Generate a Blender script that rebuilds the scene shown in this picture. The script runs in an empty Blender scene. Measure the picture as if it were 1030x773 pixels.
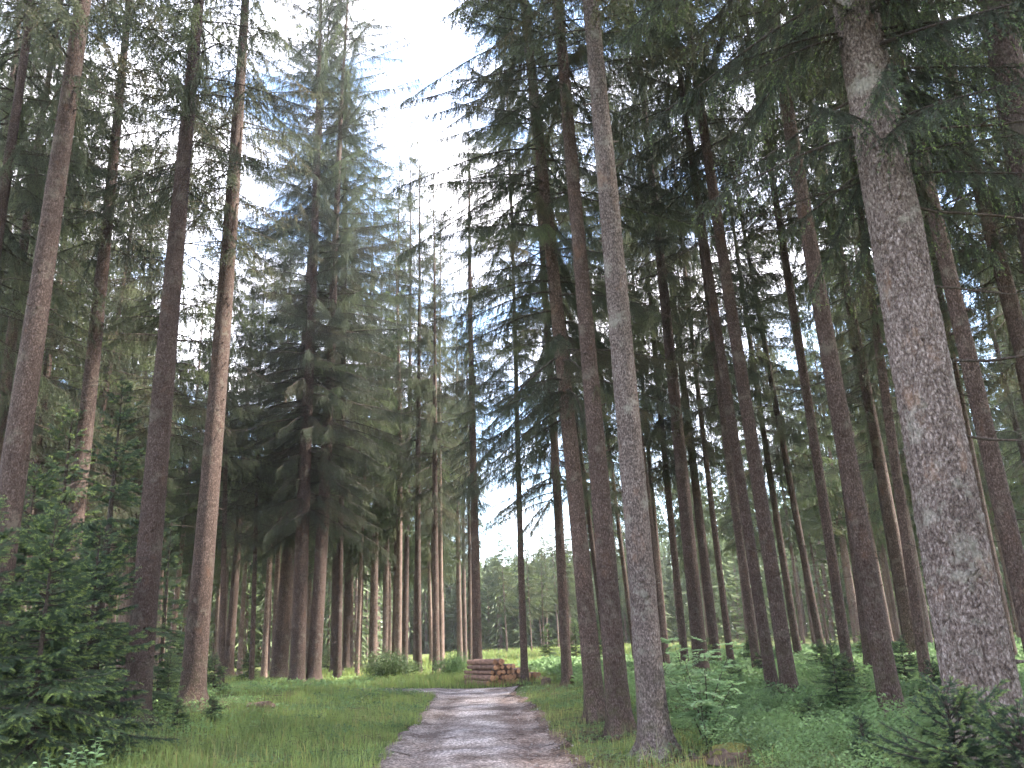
import bpy, math
import numpy as np
from mathutils import Vector, Matrix, Euler

C = bpy.context.scene
COL = C.collection

# ------------------------------------------------------------------ camera, sky, sun, exposure
CAM_H, PITCH, ROLL, FPX, PW, PH = 1.6, math.radians(17.2), math.radians(2.64), 828.0, 1030.0, 773.0
_F = np.array([0, math.cos(PITCH), math.sin(PITCH)])
_R0 = np.array([1.0, 0, 0]); _U0 = np.array([0, -math.sin(PITCH), math.cos(PITCH)])
_U = math.cos(ROLL) * _U0 + math.sin(ROLL) * _R0
_R = math.cos(ROLL) * _R0 - math.sin(ROLL) * _U0
cam_d = bpy.data.cameras.new('camera'); cam = bpy.data.objects.new('camera', cam_d); COL.objects.link(cam)
cam_d.sensor_width = 36; cam_d.lens = 36 * FPX / PW; cam_d.clip_start = 0.05; cam_d.clip_end = 3000
m = Matrix(((_R[0], _U[0], -_F[0], 0), (_R[1], _U[1], -_F[1], 0), (_R[2], _U[2], -_F[2], CAM_H), (0, 0, 0, 1)))
cam.matrix_world = m
C.camera = cam

SUN_EL, SUN_AZ = math.radians(56), math.radians(82)      # azimuth measured from +Y towards +X
w = bpy.data.worlds.new('World'); C.world = w; w.use_nodes = True
nt = w.node_tree; N = nt.nodes; L = nt.links; N.clear()
out = N.new('ShaderNodeOutputWorld'); bg = N.new('ShaderNodeBackground'); L.new(bg.outputs[0], out.inputs[0])
sky = N.new('ShaderNodeTexSky'); sky.sky_type = 'NISHITA'; sky.sun_disc = False
sky.sun_elevation = SUN_EL; sky.sun_rotation = SUN_AZ
tc = N.new('ShaderNodeTexCoord'); mp = N.new('ShaderNodeMapping'); mp.inputs['Scale'].default_value = (1.6, 1.6, 3.4)
mp.inputs['Location'].default_value = (3.1, 0.4, 1.3)
L.new(tc.outputs['Generated'], mp.inputs[0])
nz = N.new('ShaderNodeTexNoise'); nz.inputs['Scale'].default_value = 1.7; nz.inputs['Detail'].default_value = 7; nz.inputs['Roughness'].default_value = .58
L.new(mp.outputs[0], nz.inputs['Vector'])
rp = N.new('ShaderNodeValToRGB'); rp.color_ramp.elements[0].position = .44; rp.color_ramp.elements[1].position = .58
L.new(nz.outputs[0], rp.inputs[0])
mx = N.new('ShaderNodeMix'); mx.data_type = 'RGBA'
L.new(rp.outputs[0], mx.inputs[0]); L.new(sky.outputs[0], mx.inputs[6]); mx.inputs[7].default_value = (6.6, 6.5, 7.0, 1)
L.new(mx.outputs[2], bg.inputs[0]); bg.inputs[1].default_value = 0.13

sun_d = bpy.data.lights.new('sun', 'SUN'); sun = bpy.data.objects.new('sun', sun_d); COL.objects.link(sun)
sun_d.energy = 3.9; sun_d.angle = math.radians(5.0); sun_d.color = (1.0, .93, .83)
sdir = Vector((math.sin(SUN_AZ) * math.cos(SUN_EL), math.cos(SUN_AZ) * math.cos(SUN_EL), math.sin(SUN_EL)))
sun.rotation_euler = sdir.to_track_quat('Z', 'Y').to_euler(); sun.location = (20, -10, 60)

C.view_settings.view_transform = 'Standard'; C.view_settings.look = 'None'; C.view_settings.gamma = 1
C.view_settings.exposure = 3.05
C.render.film_transparent = False
cy = C.cycles
cy.max_bounces = 8; cy.diffuse_bounces = 4; cy.glossy_bounces = 2; cy.transmission_bounces = 4; cy.transparent_max_bounces = 4
cy.use_denoising = True; cy.denoising_input_passes = 'RGB_ALBEDO'; cy.denoising_prefilter = 'NONE'

# ------------------------------------------------------------------ helpers
def ray(px, py):
    d = _F + _R * ((px - PW / 2) / FPX) - _U * ((py - PH / 2) / FPX)
    return d / np.linalg.norm(d)
CAMP = np.array([0, 0, CAM_H])

def project(P):
    d = np.asarray(P, float) - CAMP
    z = d @ _F
    return PW / 2 + FPX * (d @ _R) / z, PH / 2 - FPX * (d @ _U) / z

def _hash(ix, iy, seed=0):
    h = (ix.astype(np.int64) * 374761393 + iy.astype(np.int64) * 668265263 + seed * 1442695041) & 0x7fffffff
    h = ((h ^ (h >> 13)) * 1274126177) & 0x7fffffff
    return ((h ^ (h >> 16)) & 0xffff) / 65535.0

def vnoise(x, y, seed=0):
    x = np.asarray(x, float); y = np.asarray(y, float)
    ix, iy = np.floor(x), np.floor(y); fx, fy = x - ix, y - iy
    fx = fx * fx * (3 - 2 * fx); fy = fy * fy * (3 - 2 * fy)
    a, b = _hash(ix, iy, seed), _hash(ix + 1, iy, seed); c, d = _hash(ix, iy + 1, seed), _hash(ix + 1, iy + 1, seed)
    return (a * (1 - fx) + b * fx) * (1 - fy) + (c * (1 - fx) + d * fx) * fy

def fbm(x, y, seed=0, o=4):
    s = 0; a = .5
    for k in range(o):
        s = s + a * vnoise(x * 2 ** k, y * 2 ** k, seed + k * 17); a *= .5
    return s

def worley(x, y, seed=0):
    """F2 - F1 of a jittered grid: low in the cracks between cells."""
    ix, iy = np.floor(x), np.floor(y)
    f1 = np.full(np.shape(x), 9.0); f2 = f1.copy()
    for dx in (-1, 0, 1):
        for dy in (-1, 0, 1):
            cx, cy_ = ix + dx, iy + dy
            d = np.hypot(cx + _hash(cx, cy_, seed) - x, cy_ + _hash(cx, cy_, seed + 5) - y)
            f2 = np.where(d < f1, f1, np.minimum(f2, d)); f1 = np.minimum(f1, d)
    return f2 - f1

def sstep(a, b, x):
    t = np.clip((np.asarray(x, float) - a) / (b - a), 0, 1)
    return t * t * (3 - 2 * t)

def road_x(y):
    y = np.asarray(y, float)
    return 0.10 - 0.058 * np.clip(y, -60, 34) - 0.10 * np.clip(y - 34, 0, 60)
ROAD_HW = 1.38
def terrain(x, y):
    x = np.asarray(x, float); y = np.asarray(y, float)
    d = x - road_x(y)
    near = 1 - sstep(28, 34, y)
    h = 0.34 * sstep(-1.6, -6.5, d) * near + 0.12 * sstep(1.6, 3.2, d) * near
    h = h + 0.16 * (fbm(x * .23 + 7, y * .23, 3) - .47) * sstep(1.4, 4, np.abs(d)) + 0.05 * (fbm(x * 1.1, y * 1.1, 9) - .47) * sstep(1.3, 2.2, np.abs(d))
    h = h - 0.07 * (1 - sstep(1.0, 1.5, np.abs(d))) * near
    h = h + sstep(110, 240, y) * 1.5
    return h

def ground_at(px, py):
    d = ray(px, py); t = 2.0
    for k in range(4000):
        p = CAMP + d * t
        if p[2] <= terrain(p[0], p[1]):
            break
        t += .05 if t < 40 else .2
    return float(p[0]), float(p[1]), float(terrain(p[0], p[1]))

def make_mesh(name, V, polys, mats=(), midx=None, smooth=False):
    """polys: list of int arrays (n, 3) and/or (n, 4)."""
    me = bpy.data.meshes.new(name)
    V = np.asarray(V, np.float32)
    me.vertices.add(len(V)); me.vertices.foreach_set('co', V.ravel())
    polys = [np.asarray(p, np.int32) for p in polys if len(p)]
    tot = np.concatenate([np.full(len(p), p.shape[1], np.int32) for p in polys])
    me.loops.add(int(tot.sum())); me.loops.foreach_set('vertex_index', np.concatenate([p.ravel() for p in polys]))
    me.polygons.add(len(tot)); me.polygons.foreach_set('loop_start', np.concatenate([[0], np.cumsum(tot)[:-1]]).astype(np.int32))
    me.polygons.foreach_set('loop_total', tot)
    for mm in mats: me.materials.append(mm)
    if midx is not None: me.polygons.foreach_set('material_index', np.asarray(midx, np.int32))
    me.polygons.foreach_set('use_smooth', np.full(len(tot), bool(smooth)))
    me.update(calc_edges=True)
    return me

def link(name, data, parent=None, loc=None, rot=None, scale=None):
    o = bpy.data.objects.new(name, data); COL.objects.link(o)
    if parent is not None: o.parent = parent
    if loc is not None: o.location = loc
    if rot is not None: o.rotation_euler = rot
    if scale is not None: o.scale = scale
    return o

def tag(o, label, cat, group=None, kind=None):
    o['label'] = label; o['category'] = cat
    if group: o['group'] = group
    if kind: o['kind'] = kind
    return o

def struct(o):
    o['kind'] = 'structure'; return o

class Geo:
    """Collects vertices, faces and material numbers."""
    def __init__(s): s.V = []; s.F3 = []; s.M3 = []; s.F4 = []; s.M4 = []; s.n = 0
    def tris(s, V, F, m=0):
        s.V.append(np.asarray(V, float).reshape(-1, 3)); F = np.asarray(F); s.F3.append(F + s.n)
        s.M3.append(np.full(len(F), m) if np.isscalar(m) else np.asarray(m)); s.n += len(s.V[-1])
    def quads(s, V, F, m=0):
        s.V.append(np.asarray(V, float).reshape(-1, 3)); F = np.asarray(F); s.F4.append(F + s.n)
        s.M4.append(np.full(len(F), m) if np.isscalar(m) else np.asarray(m)); s.n += len(s.V[-1])
    def mesh(s, name, mats, smooth=False):
        p, mi = [], []
        if s.F3: p.append(np.concatenate(s.F3)); mi.append(np.concatenate(s.M3))
        if s.F4: p.append(np.concatenate(s.F4)); mi.append(np.concatenate(s.M4))
        return make_mesh(name, np.concatenate(s.V), p, mats, np.concatenate(mi), smooth)

def tube(g, P, rad, n=6, m=0, cap=True):
    P = np.asarray(P, float); k = len(P); rad = np.broadcast_to(rad, (k,))
    T = np.gradient(P, axis=0); T /= np.linalg.norm(T, axis=1, keepdims=True) + 1e-9
    ref = np.array([0, 0, 1.0]) if abs(T[0][2]) < .8 else np.array([1.0, 0, 0])
    A = np.cross(T, ref); A /= np.linalg.norm(A, axis=1, keepdims=True) + 1e-9; B = np.cross(T, A)
    th = np.arange(n) * 2 * np.pi / n
    V = P[:, None] + rad[:, None, None] * (A[:, None] * np.cos(th)[None, :, None] + B[:, None] * np.sin(th)[None, :, None])
    i = np.arange(k - 1)[:, None] * n; j = np.arange(n)[None]; j2 = (j + 1) % n
    F = np.stack([i + j, i + j2, i + n + j2, i + n + j], -1).reshape(-1, 4)
    g.quads(V.reshape(-1, 3), F, m)
    if cap:
        base = g.n - k * n
        V2 = np.concatenate([V[-1], P[-1:]]); a = np.arange(n)
        g.tris(V2, np.stack([a, (a + 1) % n, np.full(n, n)], -1), m)

def blades(g, P, D, Ln, Wd, rng, m=0):
    """One slim triangle per row: root P, direction D (unit), length Ln, width Wd."""
    q = np.cross(D, rng.normal(size=D.shape)); q /= np.linalg.norm(q, axis=1, keepdims=True) + 1e-9
    Ln = np.broadcast_to(Ln, (len(P),))[:, None]; Wd = np.broadcast_to(Wd, (len(P),))[:, None]
    V = np.stack([P - q * Wd / 2, P + q * Wd / 2, P + D * Ln], 1).reshape(-1, 3)
    g.tris(V, np.arange(len(P) * 3).reshape(-1, 3), m)

# ------------------------------------------------------------------ materials
def new_mat(name):
    mt = bpy.data.materials.new(name); mt.use_nodes = True
    n = mt.node_tree; b = n.nodes['Principled BSDF']
    return mt, n.nodes, n.links, b

def ramp(N, stops):
    r = N.new('ShaderNodeValToRGB'); e = r.color_ramp.elements
    while len(e) < len(stops): e.new(.5)
    for k, (p, c) in enumerate(stops):
        e[k].position = p; e[k].color = (*c, 1) if len(c) == 3 else c
    return r

def mixc(N, L, fac, a, b, typ='MIX'):
    x = N.new('ShaderNodeMix'); x.data_type = 'RGBA'; x.blend_type = typ
    for sock, v in ((x.inputs[0], fac), (x.inputs[6], a), (x.inputs[7], b)):
        if hasattr(v, 'is_linked') or hasattr(v, 'links'): L.new(v, sock)
        elif isinstance(v, (int, float)): sock.default_value = v
        else: sock.default_value = (*v, 1)
    return x.outputs[2]

def noise(N, L, vec, scale, detail=4, rough=.55):
    t = N.new('ShaderNodeTexNoise'); t.inputs['Scale'].default_value = scale; t.inputs['Detail'].default_value = detail
    t.inputs['Roughness'].default_value = rough
    if vec is not None: L.new(vec, t.inputs['Vector'])
    return t.outputs[0]

def bark_material(name, dark, mid, light, cell=26.0, zs=.45, bump=.5, moss=.0):
    mt, N, L, b = new_mat(name)
    tc = N.new('ShaderNodeTexCoord'); mp = N.new('ShaderNodeMapping'); L.new(tc.outputs['Object'], mp.inputs[0])
    mp.inputs['Scale'].default_value = (1, 1, zs)
    oi = N.new('ShaderNodeObjectInfo')
    dn = N.new('ShaderNodeTexNoise'); dn.inputs['Scale'].default_value = 9; L.new(mp.outputs[0], dn.inputs['Vector'])
    add = N.new('ShaderNodeVectorMath'); add.operation = 'MULTIPLY_ADD'; add.inputs[1].default_value = (.05, .05, .05)
    L.new(dn.outputs['Color'], add.inputs[0]); L.new(mp.outputs[0], add.inputs[2])
    vo = N.new('ShaderNodeTexVoronoi'); vo.feature = 'DISTANCE_TO_EDGE'; vo.inputs['Scale'].default_value = cell; L.new(add.outputs[0], vo.inputs['Vector'])
    crack = ramp(N, [(0.0, (.0, .0, .0)), (.16, (1, 1, 1))]); L.new(vo.outputs['Distance'], crack.inputs[0])
    big = noise(N, L, mp.outputs[0], 1.3, 6, .65); fine = noise(N, L, add.outputs[0], cell * 1.5, 6, .72); med = noise(N, L, add.outputs[0], cell * .4, 4, .6)
    fk = ramp(N, [(.40, dark), (.52, mid), (.66, light)]); L.new(fine, fk.inputs[0])
    bigr = ramp(N, [(.32, (.72, .70, .70)), (.68, (1.25, 1.25, 1.27))]); L.new(big, bigr.inputs[0])
    medr = ramp(N, [(.35, (.8, .78, .76)), (.65, (1.15, 1.15, 1.15))]); L.new(med, medr.inputs[0])
    c1 = mixc(N, L, 1.0, mixc(N, L, 1.0, fk.outputs[0], bigr.outputs[0], 'MULTIPLY'), medr.outputs[0], 'MULTIPLY')
    ck = N.new('ShaderNodeMath'); ck.operation = 'MULTIPLY_ADD'; ck.inputs[1].default_value = .45; ck.inputs[2].default_value = .55; L.new(crack.outputs[0], ck.inputs[0])
    c3 = mixc(N, L, ck.outputs[0], dark, c1)
    ln_ = noise(N, L, tc.outputs['Object'], 2.6, 7, .72); lr_ = ramp(N, [(.54, (0, 0, 0)), (.66, (.55, .55, .55))]); L.new(ln_, lr_.inputs[0])
    c3 = mixc(N, L, lr_.outputs[0], c3, tuple(v * k for v, k in zip(light, (.85, .95, .86))))
    on_ = noise(N, L, mp.outputs[0], 3.7, 6, .7); or_ = ramp(N, [(.57, (0, 0, 0)), (.70, (.6, .6, .6))]); L.new(on_, or_.inputs[0])
    c3 = mixc(N, L, or_.outputs[0], c3, tuple(v * k for v, k in zip(mid, (1.35, 1.05, .8))))
    vr = ramp(N, [(0, (.78, .76, .76)), (1, (1.2, 1.16, 1.12))]); L.new(oi.outputs['Random'], vr.inputs[0])
    c4 = mixc(N, L, 1.0, c3, vr.outputs[0], 'MULTIPLY')
    if moss > 0:
        sx = N.new('ShaderNodeSeparateXYZ'); L.new(tc.outputs['Object'], sx.inputs[0])
        mr = N.new('ShaderNodeMapRange'); mr.inputs[1].default_value = 1.5; mr.inputs[2].default_value = .0; mr.inputs[3].default_value = 0; mr.inputs[4].default_value = moss
        L.new(sx.outputs[2], mr.inputs[0])
        mn = noise(N, L, tc.outputs['Object'], 5, 5, .65); mrr = ramp(N, [(.46, (0, 0, 0)), (.62, (1, 1, 1))]); L.new(mn, mrr.inputs[0])
        mm = N.new('ShaderNodeMath'); mm.operation = 'MULTIPLY'; L.new(mr.outputs[0], mm.inputs[0]); L.new(mrr.outputs[0], mm.inputs[1])
        c4 = mixc(N, L, mm.outputs[0], c4, (.07, .085, .03))
    L.new(c4, b.inputs['Base Color']); b.inputs['Roughness'].default_value = .9; b.inputs['Specular IOR Level'].default_value = .2
    ht = N.new('ShaderNodeMath'); ht.operation = 'MULTIPLY_ADD'; ht.inputs[1].default_value = 2.0; L.new(fine, ht.inputs[0]); L.new(crack.outputs[0], ht.inputs[2])
    bp = N.new('ShaderNodeBump'); bp.inputs['Strength'].default_value = bump; bp.inputs['Distance'].default_value = .02
    L.new(ht.outputs[0], bp.inputs['Height']); L.new(bp.outputs[0], b.inputs['Normal'])
    return mt

def leaf_material(name, c, var=.35, transl=.25, hue=(1.15, 1.0, .7), rough=.6, spec=.2, tint=False):
    mt, N, L, b = new_mat(name)
    oi = N.new('ShaderNodeObjectInfo'); g = N.new('ShaderNodeNewGeometry'); tc = N.new('ShaderNodeTexCoord')
    n = noise(N, L, tc.outputs['Object'], 1.4, 3, .6)
    nr = ramp(N, [(.3, tuple(v * (1 - var) for v in c)), (.7, tuple(min(1, v * (1 + var) * h) for v, h in zip(c, hue)))]); L.new(n, nr.inputs[0])
    rr = ramp(N, [(0, (.8, .8, .82)), (1, (1.2, 1.2, 1.15))]); L.new(g.outputs['Random Per Island'], rr.inputs[0])
    c1 = mixc(N, L, 1.0, nr.outputs[0], rr.outputs[0], 'MULTIPLY')
    if tint:      # every bough has its own green; a few are greyish brown and dying
        at = N.new('ShaderNodeAttribute'); at.attribute_name = 'tint'
        tr_ = ramp(N, [(0, (1.1, .85, .75)), (.10, (.85, .78, .76)), (.18, (.72, .75, .78)), (.55, (.95, .97, .95)), (.85, (1.2, 1.24, 1.08)), (1, (1.4, 1.5, 1.1))]); L.new(at.outputs['Fac'], tr_.inputs[0])
        c1 = mixc(N, L, 1.0, c1, tr_.outputs[0], 'MULTIPLY')
    orr = ramp(N, [(0, (.82, .84, .86)), (1, (1.18, 1.15, 1.05))]); L.new(oi.outputs['Random'], orr.inputs[0])
    c2 = mixc(N, L, 1.0, c1, orr.outputs[0], 'MULTIPLY')
    L.new(c2, b.inputs['Base Color']); b.inputs['Roughness'].default_value = rough; b.inputs['Specular IOR Level'].default_value = spec
    tr = N.new('ShaderNodeBsdfTranslucent'); L.new(c2, tr.inputs[0])
    ms = N.new('ShaderNodeMixShader'); ms.inputs[0].default_value = transl
    L.new(b.outputs[0], ms.inputs[1]); L.new(tr.outputs[0], ms.inputs[2])
    L.new(ms.outputs[0], N['Material Output'].inputs[0])
    return mt

M = {}
M['bark'] = bark_material('spruce bark', (.032, .022, .019), (.090, .063, .053), (.178, .145, .130), 34, .5, .5, .35)
M['bark_near'] = bark_material('coarse spruce bark', (.052, .041, .037), (.155, .125, .113), (.34, .305, .29), 36, .5, .55, .25)
M['bark_far'] = bark_material('sunlit-tone spruce bark', (.085, .062, .053), (.17, .125, .105), (.26, .21, .185), 20, .4, .3, .1)  # lightened to put the sunlit look of distant trunks into the colour
M['twig'] = bark_material('twig bark', (.03, .024, .020), (.06, .048, .040), (.115, .10, .085), 40, .5, .2)
M['needle'] = leaf_material('spruce needles', (.086, .104, .076), .28, .34, (1.08, 1.0, .85), tint=True)
M['needle_far'] = leaf_material('distant spruce needles', (.088, .120, .072), .3, .28, (1.1, 1.0, .8), tint=True)  # brighter green puts a sunlit tone into the distant foliage colour
M['needle_young'] = leaf_material('young spruce needles', (.066, .105, .074), .3, .28, (1.08, 1.0, .85), tint=True)
M['needle_tip'] = leaf_material('new spruce growth', (.16, .235, .105), .25, .3)
M['grass'] = leaf_material('meadow grass', (.16, .225, .09), .35, .3, (1.15, 1.05, .8))
M['grass_dry'] = leaf_material('dry grass', (.26, .23, .12), .3, .3)
M['bilberry'] = leaf_material('bilberry leaves', (.125, .195, .105), .4, .35, (1.1, 1.1, .8))
M['bush_leaf'] = leaf_material('dark bush leaves', (.055, .09, .048), .3, .25)
M['broadleaf'] = leaf_material('broad leaves', (.24, .36, .20), .25, .45, (1.05, 1.05, .85), .5, .4)

def ground_material():
    mt, N, L, b = new_mat('forest floor')
    tc = N.new('ShaderNodeTexCoord')
    a = noise(N, L, tc.outputs['Object'], .5, 6, .6); f = noise(N, L, tc.outputs['Object'], 14, 6, .7)
    r = ramp(N, [(.38, (.055, .075, .026)), (.5, (.075, .105, .034)), (.62, (.10, .072, .045))]); L.new(a, r.inputs[0])
    fr = ramp(N, [(.3, (.5, .5, .5)), (.7, (1.35, 1.3, 1.2))]); L.new(f, fr.inputs[0])
    L.new(mixc(N, L, 1.0, r.outputs[0], fr.outputs[0], 'MULTIPLY'), b.inputs['Base Color'])
    b.inputs['Roughness'].default_value = .95; b.inputs['Specular IOR Level'].default_value = .1
    bp = N.new('ShaderNodeBump'); bp.inputs['Strength'].default_value = .6; bp.inputs['Distance'].default_value = .05
    L.new(f, bp.inputs['Height']); L.new(bp.outputs[0], b.inputs['Normal'])
    return mt
M['ground'] = ground_material()

def road_material():
    mt, N, L, b = new_mat('gravel track')
    tc = N.new('ShaderNodeTexCoord'); uv = N.new('ShaderNodeUVMap')
    sx = N.new('ShaderNodeSeparateXYZ'); L.new(uv.outputs[0], sx.inputs[0])
    big = noise(N, L, tc.outputs['Object'], .9, 6, .65); mid = noise(N, L, tc.outputs['Object'], 5, 6, .7); fine = noise(N, L, tc.outputs['Object'], 55, 5, .75)
    # across the track: mud at the edges, pale worn gravel in the wheel tracks and between
    lat = N.new('ShaderNodeMath'); lat.operation = 'MULTIPLY_ADD'; lat.inputs[1].default_value = .22; L.new(mid, lat.inputs[0]); L.new(sx.outputs[0], lat.inputs[2])
    lr = ramp(N, [(.10, (.085, .062, .052)), (.22, (.18, .155, .145)), (.34, (.125, .10, .092)), (.48, (.24, .215, .21)), (.70, (.25, .225, .22)), (.86, (.13, .095, .082)), (1.0, (.20, .165, .15)), (1.12, (.10, .068, .052))])
    mr = N.new('ShaderNodeMapRange'); mr.inputs[1].default_value = .0; mr.inputs[2].default_value = 1.22; L.new(lat.outputs[0], mr.inputs[0])
    for e in lr.color_ramp.elements: e.position = e.position / 1.22
    L.new(mr.outputs[0], lr.inputs[0])
    br = ramp(N, [(.36, (.42, .35, .31)), (.47, (.85, .79, .76)), (.54, (1.15, 1.12, 1.1)), (.66, (1.4, 1.39, 1.39))]); L.new(big, br.inputs[0])
    c = mixc(N, L, 1.0, lr.outputs[0], br.outputs[0], 'MULTIPLY')
    vo = N.new('ShaderNodeTexVoronoi'); vo.inputs['Scale'].default_value = 34; L.new(tc.outputs['Object'], vo.inputs['Vector'])
    sp = N.new('ShaderNodeSeparateColor'); L.new(vo.outputs['Color'], sp.inputs[0])
    vr = ramp(N, [(.0, (.40, .38, .37)), (.6, (1.0, 1.0, 1.0)), (1, (2.2, 2.2, 2.25))]); L.new(sp.outputs[0], vr.inputs[0])
    c = mixc(N, L, 1.0, c, vr.outputs[0], 'MULTIPLY')
    fr = ramp(N, [(.3, (.7, .7, .7)), (.7, (1.25, 1.25, 1.25))]); L.new(fine, fr.inputs[0])
    L.new(mixc(N, L, 1.0, c, fr.outputs[0], 'MULTIPLY'), b.inputs['Base Color'])
    b.inputs['Roughness'].default_value = .85; b.inputs['Specular IOR Level'].default_value = .3
    ad = N.new('ShaderNodeMath'); ad.operation = 'SUBTRACT'; L.new(fine, ad.inputs[0]); L.new(vo.outputs['Distance'], ad.inputs[1])
    bp = N.new('ShaderNodeBump'); bp.inputs['Strength'].default_value = .7; bp.inputs['Distance'].default_value = .025
    L.new(ad.outputs[0], bp.inputs['Height']); L.new(bp.outputs[0], b.inputs['Normal'])
    return mt
M['road'] = road_material()

def simple_noise_mat(name, a, b_, scale, rough=.85, bump=.4, dist=.01):
    mt, N, L, b = new_mat(name)
    tc = N.new('ShaderNodeTexCoord'); n = noise(N, L, tc.outputs['Object'], scale, 6, .65)
    r = ramp(N, [(.32, a), (.68, b_)]); L.new(n, r.inputs[0])
    oi = N.new('ShaderNodeObjectInfo'); vr = ramp(N, [(0, (.75, .74, .72)), (1, (1.25, 1.2, 1.15))]); L.new(oi.outputs['Random'], vr.inputs[0])
    L.new(mixc(N, L, 1.0, r.outputs[0], vr.outputs[0], 'MULTIPLY'), b.inputs['Base Color']); b.inputs['Roughness'].default_value = rough
    bp = N.new('ShaderNodeBump'); bp.inputs['Strength'].default_value = bump; bp.inputs['Distance'].default_value = dist
    L.new(n, bp.inputs['Height']); L.new(bp.outputs[0], b.inputs['Normal'])
    return mt
M['log_bark'] = simple_noise_mat('log bark', (.085, .048, .036), (.24, .145, .11), 9, .85, .5)
M['stone'] = simple_noise_mat('track stones', (.13, .115, .11), (.36, .33, .33), 7, .8)
M['moss'] = simple_noise_mat('moss', (.06, .065, .015), (.17, .16, .035), 30, .95, .9, .03)
M['rotten'] = simple_noise_mat('weathered wood', (.05, .035, .027), (.15, .10, .075), 12, .9)

def cut_wood():
    mt, N, L, b = new_mat('cut wood')
    tc = N.new('ShaderNodeTexCoord'); oi = N.new('ShaderNodeObjectInfo')
    wv = N.new('ShaderNodeTexWave'); wv.wave_type = 'RINGS'; wv.rings_direction = 'Y'; wv.inputs['Scale'].default_value = 22; wv.inputs['Distortion'].default_value = 1.5
    L.new(tc.outputs['Object'], wv.inputs['Vector'])
    r = ramp(N, [(0, (.28, .14, .08)), (1, (.43, .25, .15))]); L.new(wv.outputs[0], r.inputs[0])
    vr = ramp(N, [(0, (.62, .55, .5)), (.6, (1, .95, .9)), (1, (1.25, 1.2, 1.1))]); L.new(oi.outputs['Random'], vr.inputs[0])
    L.new(mixc(N, L, 1.0, r.outputs[0], vr.outputs[0], 'MULTIPLY'), b.inputs['Base Color']); b.inputs['Roughness'].default_value = .8
    return mt
M['cut'] = cut_wood()

# ------------------------------------------------------------------ ground, tracks
def grid_axis(pts):
    a = []
    for (x0, x1, st) in pts: a.append(np.arange(x0, x1, st))
    a.append([pts[-1][1]]); return np.concatenate(a)
gx = grid_axis([(-700, -100, 50), (-100, -30, 3), (-30, -10, .6), (-10, 10, .18), (10, 30, .6), (30, 100, 3), (100, 700, 50)])
gy = grid_axis([(-300, -20, 20), (-20, 2, 1.5), (2, 34, .2), (34, 70, .8), (70, 260, 5), (260, 1500, 80)])
X, Y = np.meshgrid(gx, gy); Z = terrain(X, Y)
nx, ny = len(gx), len(gy)
ii = (np.arange(ny - 1)[:, None] * nx + np.arange(nx - 1)[None]).ravel()
me = make_mesh('ground', np.stack([X, Y, Z], -1).reshape(-1, 3), [np.stack([ii, ii + 1, ii + 1 + nx, ii + nx], -1)], [M['ground']], None, True)
struct(link('ground', me))

def strip(name, Ls, Rs, nu, step):
    """A track between two edge lines given as lists of ground points, ragged at the edges and rutted."""
    Ls = np.array(Ls, float); Rs = np.array(Rs, float)
    def resample(P, n):
        s = np.concatenate([[0], np.cumsum(np.hypot(*np.diff(P[:, :2], axis=0).T))]); t = np.linspace(0, s[-1], n)
        return np.stack([np.interp(t, s, P[:, k]) for k in (0, 1)], -1)
    ln = np.hypot(*np.diff(Ls[:, :2], axis=0).T).sum(); n = int(ln / step)
    A, B = resample(Ls, n), resample(Rs, n)
    u = np.linspace(0, 1, nu)
    P = A[:, None] * (1 - u[None, :, None]) + B[:, None] * u[None, :, None]
    x, y = P[..., 0], P[..., 1]
    ed = (fbm(x * 0 + np.where(u[None] < .5, 0, 50), y * 1.7, 31) - .47) * .5 * np.abs(u[None] - .5) * 2
    d = (B - A); d /= np.linalg.norm(d, axis=1, keepdims=True)
    x = x + d[:, None, 0] * ed; y = y + d[:, None, 1] * ed
    rut = np.exp(-((u - .24) / .09) ** 2) + np.exp(-((u - .78) / .09) ** 2)
    z = terrain(x, y) + .045 + .02 * np.sin(np.pi * u)[None] - .022 * rut[None] * (.8 + .4 * vnoise(x * .7, y * .35, 4)) + .022 * (fbm(x * 1.9, y * 1.1, 8) - .47) + .016 * (fbm(x * 8, y * 8, 12) - .47)
    edge = np.minimum(u, 1 - u)[None]
    z = z - .12 * (1 - sstep(0, .06, edge))
    V = np.stack([x, y, z], -1).reshape(-1, 3)
    i = (np.arange(n - 1)[:, None] * nu + np.arange(nu - 1)[None]).ravel()
    F = np.stack([i, i + 1, i + 1 + nu, i + nu], -1)
    me = make_mesh(name, V, [F], [M['road']], None, True)
    uvl = me.uv_layers.new(name='UVMap')
    vi = np.empty(len(me.loops), np.int32); me.loops.foreach_get('vertex_index', vi)
    UV = np.stack([np.broadcast_to(u[None], x.shape), y * .1], -1).reshape(-1, 2)
    uvl.data.foreach_set('uv', UV[vi].astype(np.float32).ravel())
    return struct(link(name, me))
ys = np.concatenate([np.arange(-14, 31, 1.0)])
strip('road', [(float(road_x(y)) - 1.42 - .30 * (1 - float(sstep(9, 22, y))), y) for y in ys], [(float(road_x(y)) + 1.42 - .25 * float(sstep(22, 31, y)), y) for y in ys], 60, .09)
side = [(-0.5, 29.0), (-2.2, 30.2), (-4.5, 31.6), (-8, 33.0), (-14, 34.2), (-24, 35), (-40, 36)]
SU = [(-0.2, 31.0), (-2.2, 31.2), (-4.5, 32.2), (-8, 33.8), (-14, 35.4), (-24, 36.4), (-40, 37.4)]
SL = [(-0.9, 22.5), (-2.1, 25.6), (-3.6, 28.3), (-8, 31.2), (-14, 32.7), (-24, 33.5), (-40, 34.5)]
strip('side_track', SU, SL, 60, .14)

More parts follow.
